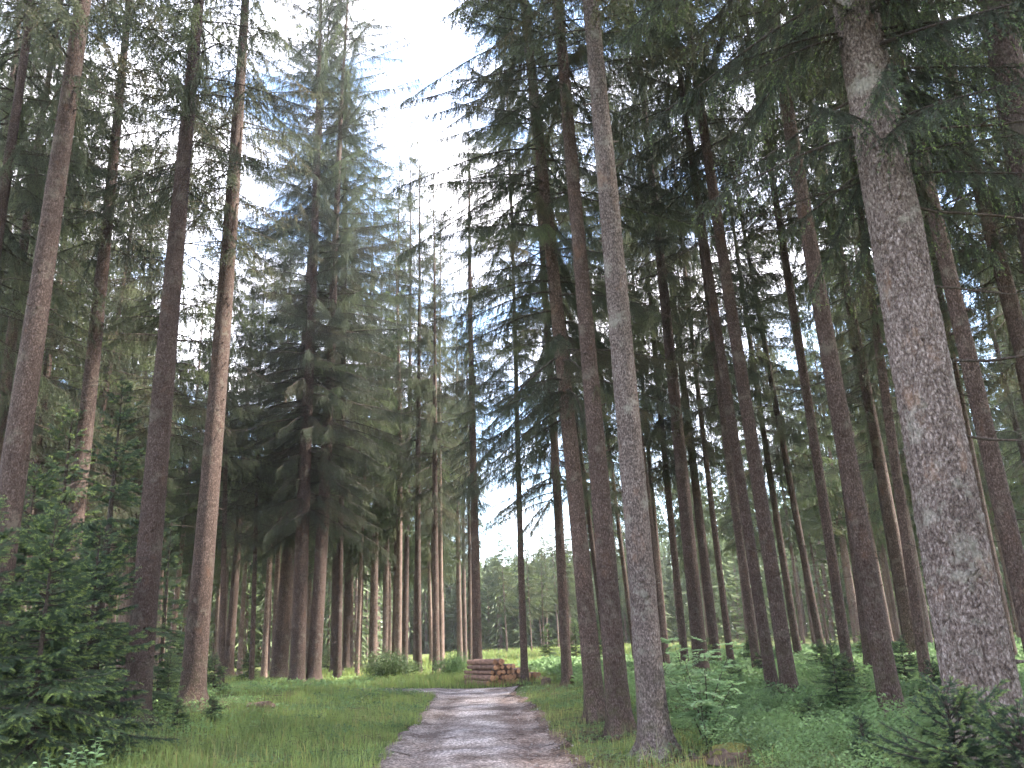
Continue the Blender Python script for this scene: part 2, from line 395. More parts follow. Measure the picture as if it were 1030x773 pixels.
def on_track(x, y):
    a = (np.abs(x - road_x(y) + .12 * (y < 18)) < 1.30 + .35 * (fbm(y * 1.3, x * 0 + 3, 77) - .47)) & (y < 30.5)
    f = lambda E: np.interp(x, [p[0] for p in E][::-1], [p[1] for p in E][::-1])
    b = (x < -.3) & (y < f(SU) - .1) & (y > f(SL) + .25)
    return a | b

rng = np.random.default_rng(7)
def set_tint(me, values):
    n = len(me.vertices); a = np.full(n, .5, np.float32); a[n - len(values):] = values
    at = me.attributes.new('tint', 'FLOAT', 'POINT'); at.data.foreach_set('value', a)
    return me

def rocks(name, n, size, area, label):
    g = Geo()
    base = np.array([[0, 0, 1], [1, 0, 0], [0, 1, 0], [-1, 0, 0], [0, -1, 0], [0, 0, -1]], float)
    F = np.array([[0, 1, 2], [0, 2, 3], [0, 3, 4], [0, 4, 1], [5, 2, 1], [5, 3, 2], [5, 4, 3], [5, 1, 4]])
    P = area(n)
    n = len(P)
    s = size[0] + (size[1] - size[0]) * rng.random(n) ** 3
    V = base[None] * (1 + .45 * rng.normal(size=(n, 6, 1)).clip(-1, 1)) * s[:, None, None] * np.array([1, 1, .6])
    a = rng.random(n) * 6.28; c, sn = np.cos(a), np.sin(a)
    V = np.stack([V[..., 0] * c[:, None] - V[..., 1] * sn[:, None], V[..., 0] * sn[:, None] + V[..., 1] * c[:, None], V[..., 2]], -1) + P[:, None]
    g.tris(V.reshape(-1, 3), (F[None] + np.arange(n)[:, None, None] * 6).reshape(-1, 3))
    o = link(name, g.mesh(name, [M['stone']])); o['kind'] = 'stuff'; o['label'] = label; o['category'] = 'gravel'
def road_area(n):
    y = 6 + 24 * rng.random(n) ** 1.4; u = rng.random(n) * 2 - 1; x = road_x(y) + u * 1.4
    keep = rng.random(n) < .35 + .65 * np.abs(u)
    x, y = x[keep], y[keep]
    return np.stack([x, y, terrain(x, y) + .05], -1)
rocks('gravel', 5000, (.004, .026), road_area, 'loose grey stones scattered over the forest track')

# ------------------------------------------------------------------ trees: trunks
def trunk_mesh(name, r0, H, seed, nu=20, nz=60, zmax=None, mat='bark', relief=.0, flare=.45, stubs=0, bend=.12, cell=.055):
    rg = np.random.default_rng(seed)
    zmax = zmax or H
    t = np.linspace(0, 1, nz); z = -.35 + (zmax + .35) * t ** 1.5
    th = np.linspace(0, 2 * np.pi, nu, endpoint=False)
    TH, ZZ = np.meshgrid(th, z)
    zz = np.clip(ZZ, 0, None)
    r = r0 * np.clip((H - zz) / H, 0.01, 1) ** .85
    ph = rg.random(3) * 6.28
    fl = flare * .45 * np.exp(-zz / .45) + flare * 1.5 * np.exp(-zz / .16) * np.clip(.35 + .5 * np.sin(3 * TH + ph[0]) + .45 * np.sin(5 * TH + ph[1]), 0, 2)
    r = r * (1 + fl + .035 * np.sin(2 * TH + ph[2] + zz * .3) + .05 * (fbm(TH * 1.2 + 9, zz * 1.3, seed) - .47))
    if relief > 0:
        wx = TH * r0 / cell + .8 * (fbm(TH * 6, zz * 5, seed + 3) - .47); wz = zz / (cell * 2.1) + .8 * (fbm(TH * 6, zz * 5, seed + 4) - .47)
        nper = max(3, round(2 * np.pi * r0 / cell)); wx = TH / (2 * np.pi) * nper + .0 * wx + 1.5 * (fbm(np.cos(TH) * 3 + 9, zz * 7 + np.sin(TH) * 3, seed + 3) - .47)
        w_ = worley(np.mod(wx, nper), wz, seed)
        fis = np.abs(fbm(wx * .8 + 2 * (fbm(wx * .3, wz * .25, seed + 9) - .47), wz * .28, seed + 11, 3) - .44)
        r = r + relief * .5 * (sstep(0, .5, w_) - 1) - relief * 1.2 * (1 - sstep(0, .05, fis)) + relief * 1.6 * (fbm(wx * .5, wz * .35, seed + 8) - .47) + relief * .9 * (fbm(wx * 2.3, wz * 2.3, seed + 6) - .47)
    bx = bend * np.sin(zz * .16 + ph[0]) - bend * np.sin(ph[0]); by = bend * np.sin(zz * .13 + ph[1]) - bend * np.sin(ph[1])
    V = np.stack([r * np.cos(TH) + bx, r * np.sin(TH) + by, ZZ], -1)
    g = Geo()
    i = np.arange(nz - 1)[:, None] * nu; j = np.arange(nu)[None]; j2 = (j + 1) % nu
    g.quads(V.reshape(-1, 3), np.stack([i + j, i + j2, i + nu + j2, i + nu + j], -1).reshape(-1, 4))
    for k in range(stubs):
        zk = rg.uniform(1.2, min(zmax, 12)); a = rg.random() * 6.28
        rk = r0 * ((H - zk) / H) ** .85
        c = np.array([bend * np.sin(zk * .16 + ph[0]) - bend * np.sin(ph[0]), bend * np.sin(zk * .13 + ph[1]) - bend * np.sin(ph[1]), zk])
        d = np.array([np.cos(a), np.sin(a), rg.uniform(-.25, .3)]); ln = rg.uniform(.02, .05) + (.10 if rg.random() < .3 else 0) * rg.random()
        q = np.linspace(0, 1, 4)[:, None]
        tube(g, c + d * (rk * .88 + q * (ln + .1 * rk)), np.array([.026, .017, .010, .008]) * rg.uniform(.6, 1.2), 5, 0)
    return g.mesh(name, [M[mat]], True), (lambda z: np.array([bend * np.sin(z * .16 + ph[0]) - bend * np.sin(ph[0]), bend * np.sin(z * .13 + ph[1]) - bend * np.sin(ph[1]), z]), lambda z: r0 * ((H - z) / H) ** .85)

# ------------------------------------------------------------------ trees: crowns
def spruce_crown(name, seed, H, z0, Rmax, whorl=.42, per=5, droop=.35, hang=.75, tw_step=.055, tw_len=.42, nd_m=55, nl=.055, nw=.013, mats=('needle', 'twig', 'needle_tip'), tip=.0, low=.6, limb=.022, upturn=.25, pw=1.25):
    rg = np.random.default_rng(seed); g = Geo()
    P0, D, LT, TB = [], [], [], []
    z = z0
    while z < H - .4:
        f = (z - z0) / (H - z0)
        prof = min(1, low + (1 - low) * f / .18) * (1 - f ** pw) ** .9
        for k in range(per if rg.random() < .7 else per - 1):
            Lb = max(.25, Rmax * prof * rg.uniform(.62, 1.12)); az = rg.random() * 2 * np.pi
            zb = z + rg.uniform(-.2, .2)
            e0 = np.interp(f, [0, .5, 1], [-.12, .12, .75]) + rg.normal() * .1
            s = np.linspace(0, 1, 9)
            rr = Lb * s; zc = Lb * (np.tan(e0) * s - droop * (1 - .6 * f) * s ** 2 + upturn * s ** 4 * .6)
            side_b = rg.normal() * .12 * Lb * s ** 2
            ca, sa = np.cos(az), np.sin(az)
            P = np.stack([rr * ca - side_b * sa, rr * sa + side_b * ca, zb + zc], -1)
            tube(g, P, np.linspace(limb * (.5 + Lb / Rmax * .6), .004, 9), 4, 1, False)
            nt_ = max(5, int(Lb / tw_step))
            st = np.clip(.10 + .90 * rg.random(nt_) ** .8, 0, 1)
            p = np.stack([np.interp(st, s, P[:, q]) for q in range(3)], -1)
            tg = np.stack([np.interp(st, s, np.gradient(P[:, q])) for q in range(3)], -1); tg /= np.linalg.norm(tg, axis=1, keepdims=True)
            sd = np.cross(tg, [0, 0, 1.0]); sd /= np.linalg.norm(sd, axis=1, keepdims=True) + 1e-9
            sg = np.where(rg.random(nt_) < .5, -1.0, 1.0)[:, None]
            d = sd * sg * rg.uniform(.25, 1, (nt_, 1)) + tg * rg.uniform(.35, .9, (nt_, 1)) + np.array([0, 0, -1.0]) * hang * rg.uniform(.3, 1.6, (nt_, 1)) + rg.normal(size=(nt_, 3)) * .12
            d /= np.linalg.norm(d, axis=1, keepdims=True)
            lt = tw_len * (1.1 - .65 * st) * rg.uniform(.5, 1.3, nt_) * min(1.15, .35 + Lb / Rmax * .8)
            P0.append(p); D.append(d); LT.append(lt); TB.append(np.full(nt_ + 1, rg.random() if f > .12 else rg.random() * .6))
            # the branch's own leader
            P0.append(P[6:7]); d1 = (P[8] - P[6]); P0n = np.linalg.norm(d1); D.append((d1 / P0n)[None]); LT.append(np.array([P0n * 1.15]))
        z += whorl * rg.uniform(.75, 1.25)
    P0 = np.concatenate(P0); D = np.concatenate(D); LT = np.concatenate(LT)
    blades(g, P0, D, LT * .95, .006 + nw * .12, rg, 1)
    cnt = np.maximum(3, (LT * nd_m).astype(int)); idx = np.repeat(np.arange(len(LT)), cnt); n = len(idx)
    u = rg.random(n)
    pos = P0[idx] + D[idx] * (LT[idx] * u)[:, None] + np.array([0, 0, -1.0]) * (LT[idx] * .22 * hang * u ** 2)[:, None]
    rv = rg.normal(size=(n, 3)); rv -= (rv * D[idx]).sum(1, keepdims=True) * D[idx]; rv /= np.linalg.norm(rv, axis=1, keepdims=True) + 1e-9
    dd = D[idx] * rg.uniform(.5, 1.1, (n, 1)) + rv * .75; dd /= np.linalg.norm(dd, axis=1, keepdims=True)
    mi = np.where((u > .72) & (rg.random(n) < tip), 2, 0)
    blades(g, pos, dd, nl * rg.uniform(.6, 1.25, n) * (1 - .35 * u), nw * rg.uniform(.7, 1.3, n), rg, mi)
    tb = np.concatenate(TB)[idx] + rg.normal(size=n) * .05
    return set_tint(g.mesh(name, [M[q] for q in mats]), np.repeat(np.clip(tb, 0, 1), 3))

def bare_branch_mesh(name, seed, L=1.6):
    rg = np.random.default_rng(seed); g = Geo()
    s = np.linspace(0, 1, 12)
    P = np.stack([L * s, L * .10 * np.sin(s * 3 + rg.random() * 3) * s, L * (-.22 * s ** 1.5 + .12 * s ** 3 * rg.uniform(-1, 2))], -1) + np.cumsum(rg.normal(size=(12, 3)) * .012 * L, 0)
    P -= P[0]
    tube(g, P, np.linspace(.009, .002, 12), 5)
    for k in range(7):
        t = rg.uniform(.25, .95); i = int(t * 11); b0 = P[i]; l2 = L * rg.uniform(.1, .32) * (1.1 - t)
        d = np.array([.7, rg.choice([-1, 1]) * rg.uniform(.4, 1), rg.uniform(-.6, .25)]); d /= np.linalg.norm(d)
        q = np.linspace(0, 1, 5)[:, None]
        tube(g, b0 + d * q * l2 + np.array([0, 0, -.15]) * l2 * q ** 2, np.linspace(.005, .002, 5), 4)
    return g.mesh(name, [M['twig']], True)
BARE = [bare_branch_mesh('bare_branch', 40 + k, 1.0 + .28 * k) for k in range(6)]

CROWN = {}
CROWN['edge'] = [spruce_crown('edge_crown', 100 + k, 44, 7.2, 4.2, .56, 5, .46, 1.25, .022, .58, 80, .060, .015, low=.8, pw=7.0, limb=.03) for k in range(3)]
CROWN['loose'] = [spruce_crown('loose_crown', 150 + k, 44, 7.6, 4.4, .60, 5, .50, 2.0, .027, .64, 70, .062, .016, low=.75, pw=5.0, limb=.03) for k in range(3)]
CROWN['low'] = [spruce_crown('low_crown', 110, 27, 5.2, 2.8, .25, 6, .38, 1.2, .020, .50, 120, .042, .010, tip=.3, low=.5)]
CROWN['interior'] = [spruce_crown('interior_crown', 120 + k, 30, 7.8, 3.2, .58, 5, .44, 1.8, .033, .68, 48, .075, .019, low=.5, pw=1.7) for k in range(4)]
CROWN['high'] = [spruce_crown('high_crown', 130 + k, 30, 11.6, 3.1, .58, 5, .42, 1.7, .040, .64, 48, .078, .020, low=.6, pw=1.6) for k in range(2)]
CROWN['far'] = [spruce_crown('far_crown', 140 + k, 28, 8.0, 2.6, .60, 5, .40, 1.3, .055, .7, 32, .13, .045, ('needle_far', 'twig', 'needle_tip'), low=.6, pw=1.5) for k in range(4)]
CH = {'edge': 44, 'loose': 44, 'low': 27, 'interior': 30, 'high': 30, 'far': 28}
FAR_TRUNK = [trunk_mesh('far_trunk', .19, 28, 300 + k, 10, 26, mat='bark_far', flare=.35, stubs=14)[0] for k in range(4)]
MID_TRUNK = [trunk_mesh('mid_trunk', .19, 29, 320 + k, 16, 50, mat='bark', flare=.4, stubs=30)[0] for k in range(4)]

TREES = []          # (x, y) of every tree
def lean_to(bx, by, bz, px, py):
    d = ray(px, py); t = by / d[1]; P = CAMP + d * t
    return float(np.clip((P[0] - bx) / (P[2] - bz), -.07, .07))

def spruce(px, py, wpx, top, crown, label, dist=None, bare=0, H=30, group=None, relief=0, mat='bark', zmax=None, bare_z=(3, 9), cs=1.0, rot=None):
    if dist is None: x, y, z = ground_at(px, py)
    else:
        d = ray(px, py); t = dist / d[1]; x, y = float(d[0] * t), dist; z = float(terrain(x, y))
        if abs(CAM_H + d[2] * t - z) > .05: pass
    seed = int(px * 7 + py)
    rg = np.random.default_rng(seed)
    depth = y * math.cos(PITCH)
    r0 = wpx / FPX * depth / 2 / (.97)
    root = link('spruce_tree', None, None, (x, y, z)); tag(root, label, 'tree', group)
    ln = lean_to(x, y, z, *top) if top else rg.normal() * .01
    root.rotation_euler = (rg.normal() * .006, math.atan(ln), 0)
    near = y < 17
    me, (axis, rad) = trunk_mesh('trunk', r0, H, seed, 40 if near else 20, 240 if near else 70, None, mat, relief, .62, (70 if near else 40), .06)
    link('trunk', me, root)
    if crown:
        cm = CROWN[crown]; link('crown', cm[seed % len(cm)], root, rot=(0, 0, rg.random() * 6.28 if rot is None else rot), scale=(cs, cs, H / CH[crown]))
    for k in range(bare):
        zk = rg.uniform(*bare_z); a = rg.random() * 6.28
        p = axis(zk) + np.array([math.cos(a), math.sin(a), 0]) * rad(zk) * .9
        link('bare_branch', BARE[int(rg.integers(6))], root, p, (rg.normal() * .5, rg.uniform(-.3, .25), a), (rg.uniform(.6, 1.15) * (1.5 if zk > 8 and crown in ('edge', 'loose') else 1),) * 3)
    TREES.append((x, y)); return root, axis, rad

HAND = [
 # px, py, width px, top px, crown, label, dist, bare, extras
 (-22, 722, 30, (73, 25), 'high', 'stout spruce trunk rising behind the young spruces at the very edge', 13.0, 4, {}),
 (57, 690, 19, (124, 15), 'high', 'dark reddish spruce trunk standing up out of the young spruce thicket', 19.0, 9, {}),
 (14, 640, 7, (45, 446), 'interior', 'thin dark spruce trunk seen between the stout edge trunk and the thicket', 33, 3, {}),
 (-60, 640, 11, (28, 0), 'high', 'thin leaning spruce whose upper trunk crosses the sky gap in the corner', 26, 4, {}),
 (130, 640, 8, (146, 313), 'interior', 'thin brown spruce trunk just behind the stout pair beside the grass bank', 38, 3, {}),
 (135, 731, 26, (200, 0), 'high', 'stout straight spruce at the grass bank with young spruces beside its foot', None, 8, {}),
 (192, 716, 24, (248, 0), 'high', 'reddish spruce trunk at the bank with low green shoots round its base', None, 9, {}),
 (229, 681, 10, (249, 380), 'interior', 'slim dark spruce between the stout bank trunks and the triple clump', None, 5, {}),
 (280, 686, 16, (298, 456), 'loose', 'spruce of the triple clump with flared mossy roots and crooked dead limb', None, 20, {'bare_z': (2.0, 19), 'rot': 0.4, 'H': 44, 'cs': 1.0}),
 (299, 691, 15, (307, 456), 'loose', 'straight dark spruce in the middle of the triple clump on the grass', None, 16, {'bare_z': (4, 20), 'rot': 2.1, 'H': 46, 'cs': 1.0}),
 (315, 690, 14, (325, 482), 'loose', 'spruce of the triple clump closest to the road, low drooping crown', None, 16, {'bare_z': (4, 20), 'rot': 4.4, 'H': 43, 'cs': 1.1}),
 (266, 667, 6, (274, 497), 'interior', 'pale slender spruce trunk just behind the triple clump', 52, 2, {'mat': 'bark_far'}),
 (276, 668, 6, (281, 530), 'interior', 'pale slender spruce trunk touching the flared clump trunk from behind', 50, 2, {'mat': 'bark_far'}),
 (337.5, 677, 11, (341, 500), 'loose', 'dark spruce whose drooping boughs hang almost to head height', None, 4, {'cs': .95, 'H': 46}),
 (348, 672, 7, (352, 500), 'interior', 'slim spruce close beside the one with low hanging boughs', None, 3, {'H': 40}),
 (360, 672, 6, (366, 500), 'loose', 'slim spruce between the low hanging boughs and the round bush', None, 3, {'H': 47, 'cs': .95}),
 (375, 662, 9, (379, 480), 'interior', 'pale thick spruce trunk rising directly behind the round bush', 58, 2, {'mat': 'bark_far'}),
 (397, 663, 7, (399, 480), 'interior', 'spruce trunk just beyond the round bush on its road side', 57, 2, {'H': 40, 'cs': 1.1}),
 (407, 665, 6, (409, 480), 'interior', 'slender spruce between the round bush and the side track trees', 54, 2, {'H': 41, 'cs': 1.1}),
 (421, 680, 7, (421, 507), 'interior', 'reddish spruce by the side track, first of the pair past the bush', None, 5, {'cs': .95, 'H': 34}),
 (439, 680, 7.5, (437, 467), 'interior', 'spruce by the side track with a pale twin trunk behind it', None, 5, {'cs': .8}),
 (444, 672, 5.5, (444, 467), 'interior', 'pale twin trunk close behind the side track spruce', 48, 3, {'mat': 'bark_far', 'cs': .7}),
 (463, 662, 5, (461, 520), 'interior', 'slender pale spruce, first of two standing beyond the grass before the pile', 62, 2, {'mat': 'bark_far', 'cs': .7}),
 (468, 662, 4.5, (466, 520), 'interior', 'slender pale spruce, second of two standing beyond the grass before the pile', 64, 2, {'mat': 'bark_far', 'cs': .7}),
 (480, 668, 10, (478, 507), 'interior', 'sturdy brown spruce rising straight out from behind the log pile', 38, 5, {'cs': .75}),
 (473, 664, 4, (472, 500), 'interior', 'thin spruce close beside the sturdy trunk behind the log pile', 58, 2, {'cs': .6}),
 (528, 689, 7, (521, 484), 'interior', 'slender reddish spruce standing against the end of the log pile', None, 5, {'cs': .85}),
 (571, 692, 10, (558, 482), 'edge', 'dark spruce standing alone past the grass verge beyond the roadside row', None, 6, {'cs': .8, 'H': 36}),
 (600, 726, 18, (533, 25), 'edge', 'roadside spruce with long drooping boughs reaching over the track', None, 18, {'cs': .76, 'bare_z': (3, 14), 'rot': 1.0, 'H': 38}),
 (624, 741, 22, (566, 0), 'high', 'knotty brown roadside spruce, middle trunk of the row along the verge', None, 6, {'relief': .006}),
 (660, 763, 29, (596, 0), 'high', 'tall scaly spruce trunk standing closest to the road verge', None, 5, {'relief': .008, 'mat': 'bark_near'}),
 (671, 668, 6, (653, 480), 'interior', 'thin dark trunk peeking out behind the tall scaly verge spruce', 36, 3, {}),
 (612, 672, 6, (592, 507), 'interior', 'thin dark trunk between the roadside row trunks', 38, 3, {}),
 (640, 668, 5, (620, 500), 'interior', 'slim dark trunk framed between the knotty and the scaly verge trunks', 40, 3, {}),
 (689, 665, 8, (667, 431), 'interior', 'dark slim spruce just behind the rowan sapling', 33, 4, {}),
 (705, 668, 15, (632, 0), 'high', 'broad dark spruce trunk rising behind the rowan sapling', 24, 7, {}),
 (721, 668, 10, (703, 527), 'interior', 'dark spruce beside the broad trunk behind the rowan', 32, 4, {}),
 (737, 680, 7, (713, 471), 'interior', 'thin straight dark spruce past the rowan sapling', 30, 4, {}),
 (764, 690, 9, (724, 380), 'interior', 'slim dark spruce, thinnest of three close together beyond the rowan', None, 5, {}),
 (779, 706, 12, (733, 390), 'high', 'dark spruce in the middle of three close together beyond the rowan', None, 6, {}),
 (797, 711, 16, (742, 328), 'high', 'thickest spruce of three close together beyond the rowan', None, 8, {}),
 (804, 665, 8, (778, 497), 'interior', 'dim spruce trunk behind the three close together', 34, 4, {}),
 (829, 665, 8, (801, 520), 'interior', 'dim straight spruce above the bilberry slope', 33, 4, {}),
 (857, 699, 11, (808, 380), 'high', 'dark spruce behind the smooth grey brown one in the bilberries', None, 6, {}),
 (880, 690, 14, (834, 380), 'high', 'brown spruce with many short dead stubs just behind the smooth one', None, 12, {'bare_z': (1.5, 8)}),
 (900, 731, 21, (778, 10), 'high', 'smooth grey brown spruce rising from the bilberries beside the big scaly trunk', None, 7, {}),
 (935, 703, 11, (891, 390), 'interior', 'dark slim spruce just beside the big scaly trunk', None, 6, {}),
 (950, 680, 8, (925, 530), 'interior', 'thin reddish spruce half hidden by the big scaly trunk', 30, 4, {}),
 (1052, 700, 20, (901, 25), 'high', 'dark leaning spruce on the far side of the big scaly trunk', 12.5, 8, {'bare_z': (2, 9)}),
 (1013, 640, 11, (965, 400), 'interior', 'dim spruce with ladder like dead stubs behind the big scaly trunk', 24, 14, {'bare_z': (1.5, 8)}),
 (1100, 690, 12, (992, 202), 'interior', 'slim dark spruce high up beside the frame edge', 20, 5, {}),
 (1160, 850, 46, (1007, 0), 'high', 'thick near spruce whose upper trunk leans into the top corner', 7.2, 3, {'bare_z': (7, 11)}),
]
for (px, py, wp, top, cr, lab, dist, bare, kw) in HAND:
    spruce(px, py, wp, top, cr, lab, dist, bare, **kw)

# the big scaly trunk close to the camera
def big_spruce():
    y = 6.3; d = ray(991, 716); t = y / d[1]; x = float(d[0] * t); z = float(terrain(x, y))
    z0 = z
    root = link('spruce_tree', None, None, (x, y, z0)); tag(root, 'big scaly grey brown spruce trunk towering over the low young spruce', 'tree')
    P = CAMP + d * t
    d2 = ray(896, 202); P2 = CAMP + d2 * (y / d2[1])
    ln = (P2[0] - P[0]) / (P2[2] - P[2])
    root.location = (x - ln * (P[2] - z0), y, z0)
    root.rotation_euler = (0, math.atan(ln), 0)
    r0 = .252
    me, (axis, rad) = trunk_mesh('trunk', r0, 27, 991, 220, 1100, 11.0, 'bark_near', .013, .35, 60, .03, .042)
    link('trunk', me, root)
    me2, _ = trunk_mesh('upper_trunk', r0, 27, 991, 40, 60, None, 'bark_near', .0, .35, 0, .03)
    link('crown', CROWN['low'][0], root, rot=(0, 0, 2.2), scale=(.95, .95, 1))
    rg = np.random.default_rng(5)
    for (zk, az, sc) in ((2.9, .15, 1.2), (3.5, -.1, 1.5), (4.2, .3, 1.2), (4.9, .05, 1.7), (5.6, -.2, 1.6), (3.2, 1.2, .8), (5.2, 2.7, .9), (6.2, .4, 1.4), (6.5, -.5, 1.1)):
        p = axis(zk) + np.array([math.cos(az), math.sin(az), 0]) * rad(zk) * .9
        link('bare_branch', BARE[int(rg.integers(6))], root, p, (rg.normal() * .3, rg.uniform(-.12, .1), az), (sc,) * 3)
    TREES.append((x, y))
big_spruce()

# ------------------------------------------------------------------ the stands behind: scattered trees
rs = np.random.default_rng(11)
def try_tree(x, y, crown, trunk, label, group, gap=2.3, sc=1.0, cs=1.0):
    for (a, b) in TREES:
        if (a - x) ** 2 + (b - y) ** 2 < gap ** 2: return False
    z = float(terrain(x, y)); f = rs.uniform(.86, 1.1) * sc
    root = link('spruce_tree', None, None, (x, y, z), (rs.normal() * .012, rs.normal() * .012, rs.random() * 6.28), (f, f, f))
    tag(root, label, 'tree', group)
    k = rs.uniform(.75, 1.2)
    link('trunk', trunk[int(rs.integers(len(trunk)))], root, scale=(k, k, 1))
    link('crown', crown[int(rs.integers(len(crown)))], root, rot=(0, 0, rs.random() * 6.28), scale=(cs, cs, 1))
    TREES.append((x, y)); return True

def in_clearing(x, y):
    r = float(road_x(min(y, 34)))
    if y < 32 and -6.5 < x - r < 3.4: return True                    # road and verges
    if 30 <= y < 40 and -9 < x < 4.2: return True                    # side track, pile
    if 37 <= y < 62 and 4 < x < 17: return True
    if y >= 40 and -2.6 - .012 * (y - 40) < x < 4.4 + .03 * (y - 40): return True   # the open lane beyond
    return False

n_far = 0
cand = []
for gyv in np.arange(17, 118, 3.6):
    for gxv in np.arange(-82, 82, 3.6):
        x = gxv + rs.uniform(-1.35, 1.35); y = gyv + rs.uniform(-1.35, 1.35)
        px, py = project((x, y, 4.0))
        if px < -120 or px > PW + 140: continue
        if in_clearing(x, y): continue
        if y < 24 and 0 < px < PW: continue
        if y < 37 and 200 < px < 480: continue
        cand.append((x, y))
cand.sort(key=lambda c: c[1])
for (x, y) in cand:
    p = (.80 if x < 0 else .62) if y < 42 else (.60 if y < 75 else .36)
    if rs.random() > p: continue
    left = x < 0
    if y < 42:
        try_tree(x, y, CROWN['interior'], MID_TRUNK, 'slim brown spruce in the stand behind the stout bank trunks' if left else 'dark slim spruce deep in the stand behind the bilberry slope',
                 'spruces of the bank stand' if left else 'spruces of the slope stand', cs=1.2 if left else 1.0)
    elif n_far < 128:
        if try_tree(x, y, CROWN['far'], FAR_TRUNK, 'pale thin spruce in the deep stand beyond the triple clump' if left else 'pale thin spruce in the deep stand beyond the bilberry slope',
                 'distant spruces of the bank stand' if left else 'distant spruces of the slope stand'): n_far += 1
# trees closing the lane far away
for k in range(48):
    y = rs.uniform(90, 165); x = rs.uniform(-14, 24) * y / 130 + 2
    try_tree(x, y, CROWN['far'], FAR_TRUNK, 'small far spruce closing the open lane beyond the log pile', 'spruces closing the lane', 1.8, .40 + y * .0018, 1.25)
# unseen forest behind and beside the camera, spruces added to shade the track
for (x, y) in [(-9, 4), (-7, -3), (-13, 9), (-14, 0), (-6, -9), (6, -2), (9, 2.5), (5, -7), (12, 7), (10, -6), (15, 0), (14, 12), (-19, 6), (18, 8), (20, 2), (8, -12), (16, -8), (-12, -8), (24, 6), (22, -4), (8.5, 6.5), (12, 2.5), (10, 10), (15, 5.5), (18, 4.5), (12.5, -2), (8, -3), (17, 12), (20, 10), (21, 7), (14.5, 9), (11.8, 14.2), (15.5, 14.6), (18.5, 15), (12.5, 11.8), (16.5, 9.8), (19.5, 12.5), (22, 13), (13, 17), (16, 18), (19, 18.5), (22, 17), (24, 10), (9, 8.8)]:
    try_tree(x, y, CROWN['high'], MID_TRUNK, 'tall unseen spruce added behind or beside the viewpoint for its shade', 'unseen shade spruces round the viewpoint')

# ------------------------------------------------------------------ far-off wood behind everything
def far_wood():
    g = Geo(); rg = np.random.default_rng(21)
    ft = []
    for k in range(2100):
        a = rg.uniform(-.78, .78); d = rg.uniform(92, 240)
        if k > 1500: a = rg.uniform(-.13, .17); d = rg.uniform(128, 260)
        x, y = d * math.sin(a), d * math.cos(a)
        lane = abs(x - 4) < 20 + .02 * y
        if lane and y < 128: continue
        h = rg.uniform(13, 19) if lane else rg.uniform(20, 26); h = h * (.8 if lane and y < 180 else 1); z = float(terrain(x, y))
        tube(g, [(x, y, z), (x, y, z + h * .6)], [.2, .12], 5, 1, False)
        n = 460
        f0 = .0 if rg.random() < .7 else .3
        f = f0 + (1 - f0) * rg.random(n) ** .85; r = 2.7 * (1 - f) ** .6 * rg.uniform(.5, 1.1, n); th = rg.random(n) * 6.28
        P = np.stack([x + r * .5 * np.cos(th), y + r * .5 * np.sin(th), z + h * f], -1)
        D = np.stack([np.cos(th), np.sin(th), rg.uniform(-.9, .1, n)], -1); D /= np.linalg.norm(D, axis=1, keepdims=True)
        ft.append((P, D, .4 + r * .5, np.full(n, .25 + .6 * rg.random())))
    P, D, R_, T_ = (np.concatenate([q[i] for q in ft]) for i in range(4))
    blades(g, P, D, R_, .30, rg, 0)
    o = link('far_woods', set_tint(g.mesh('far_woods', [M['needle_far'], M['bark_far']]), np.repeat(T_, 3))); tag(o, 'far-off spruce wood closing the view behind the stand', 'woods', kind='stuff')
far_wood()

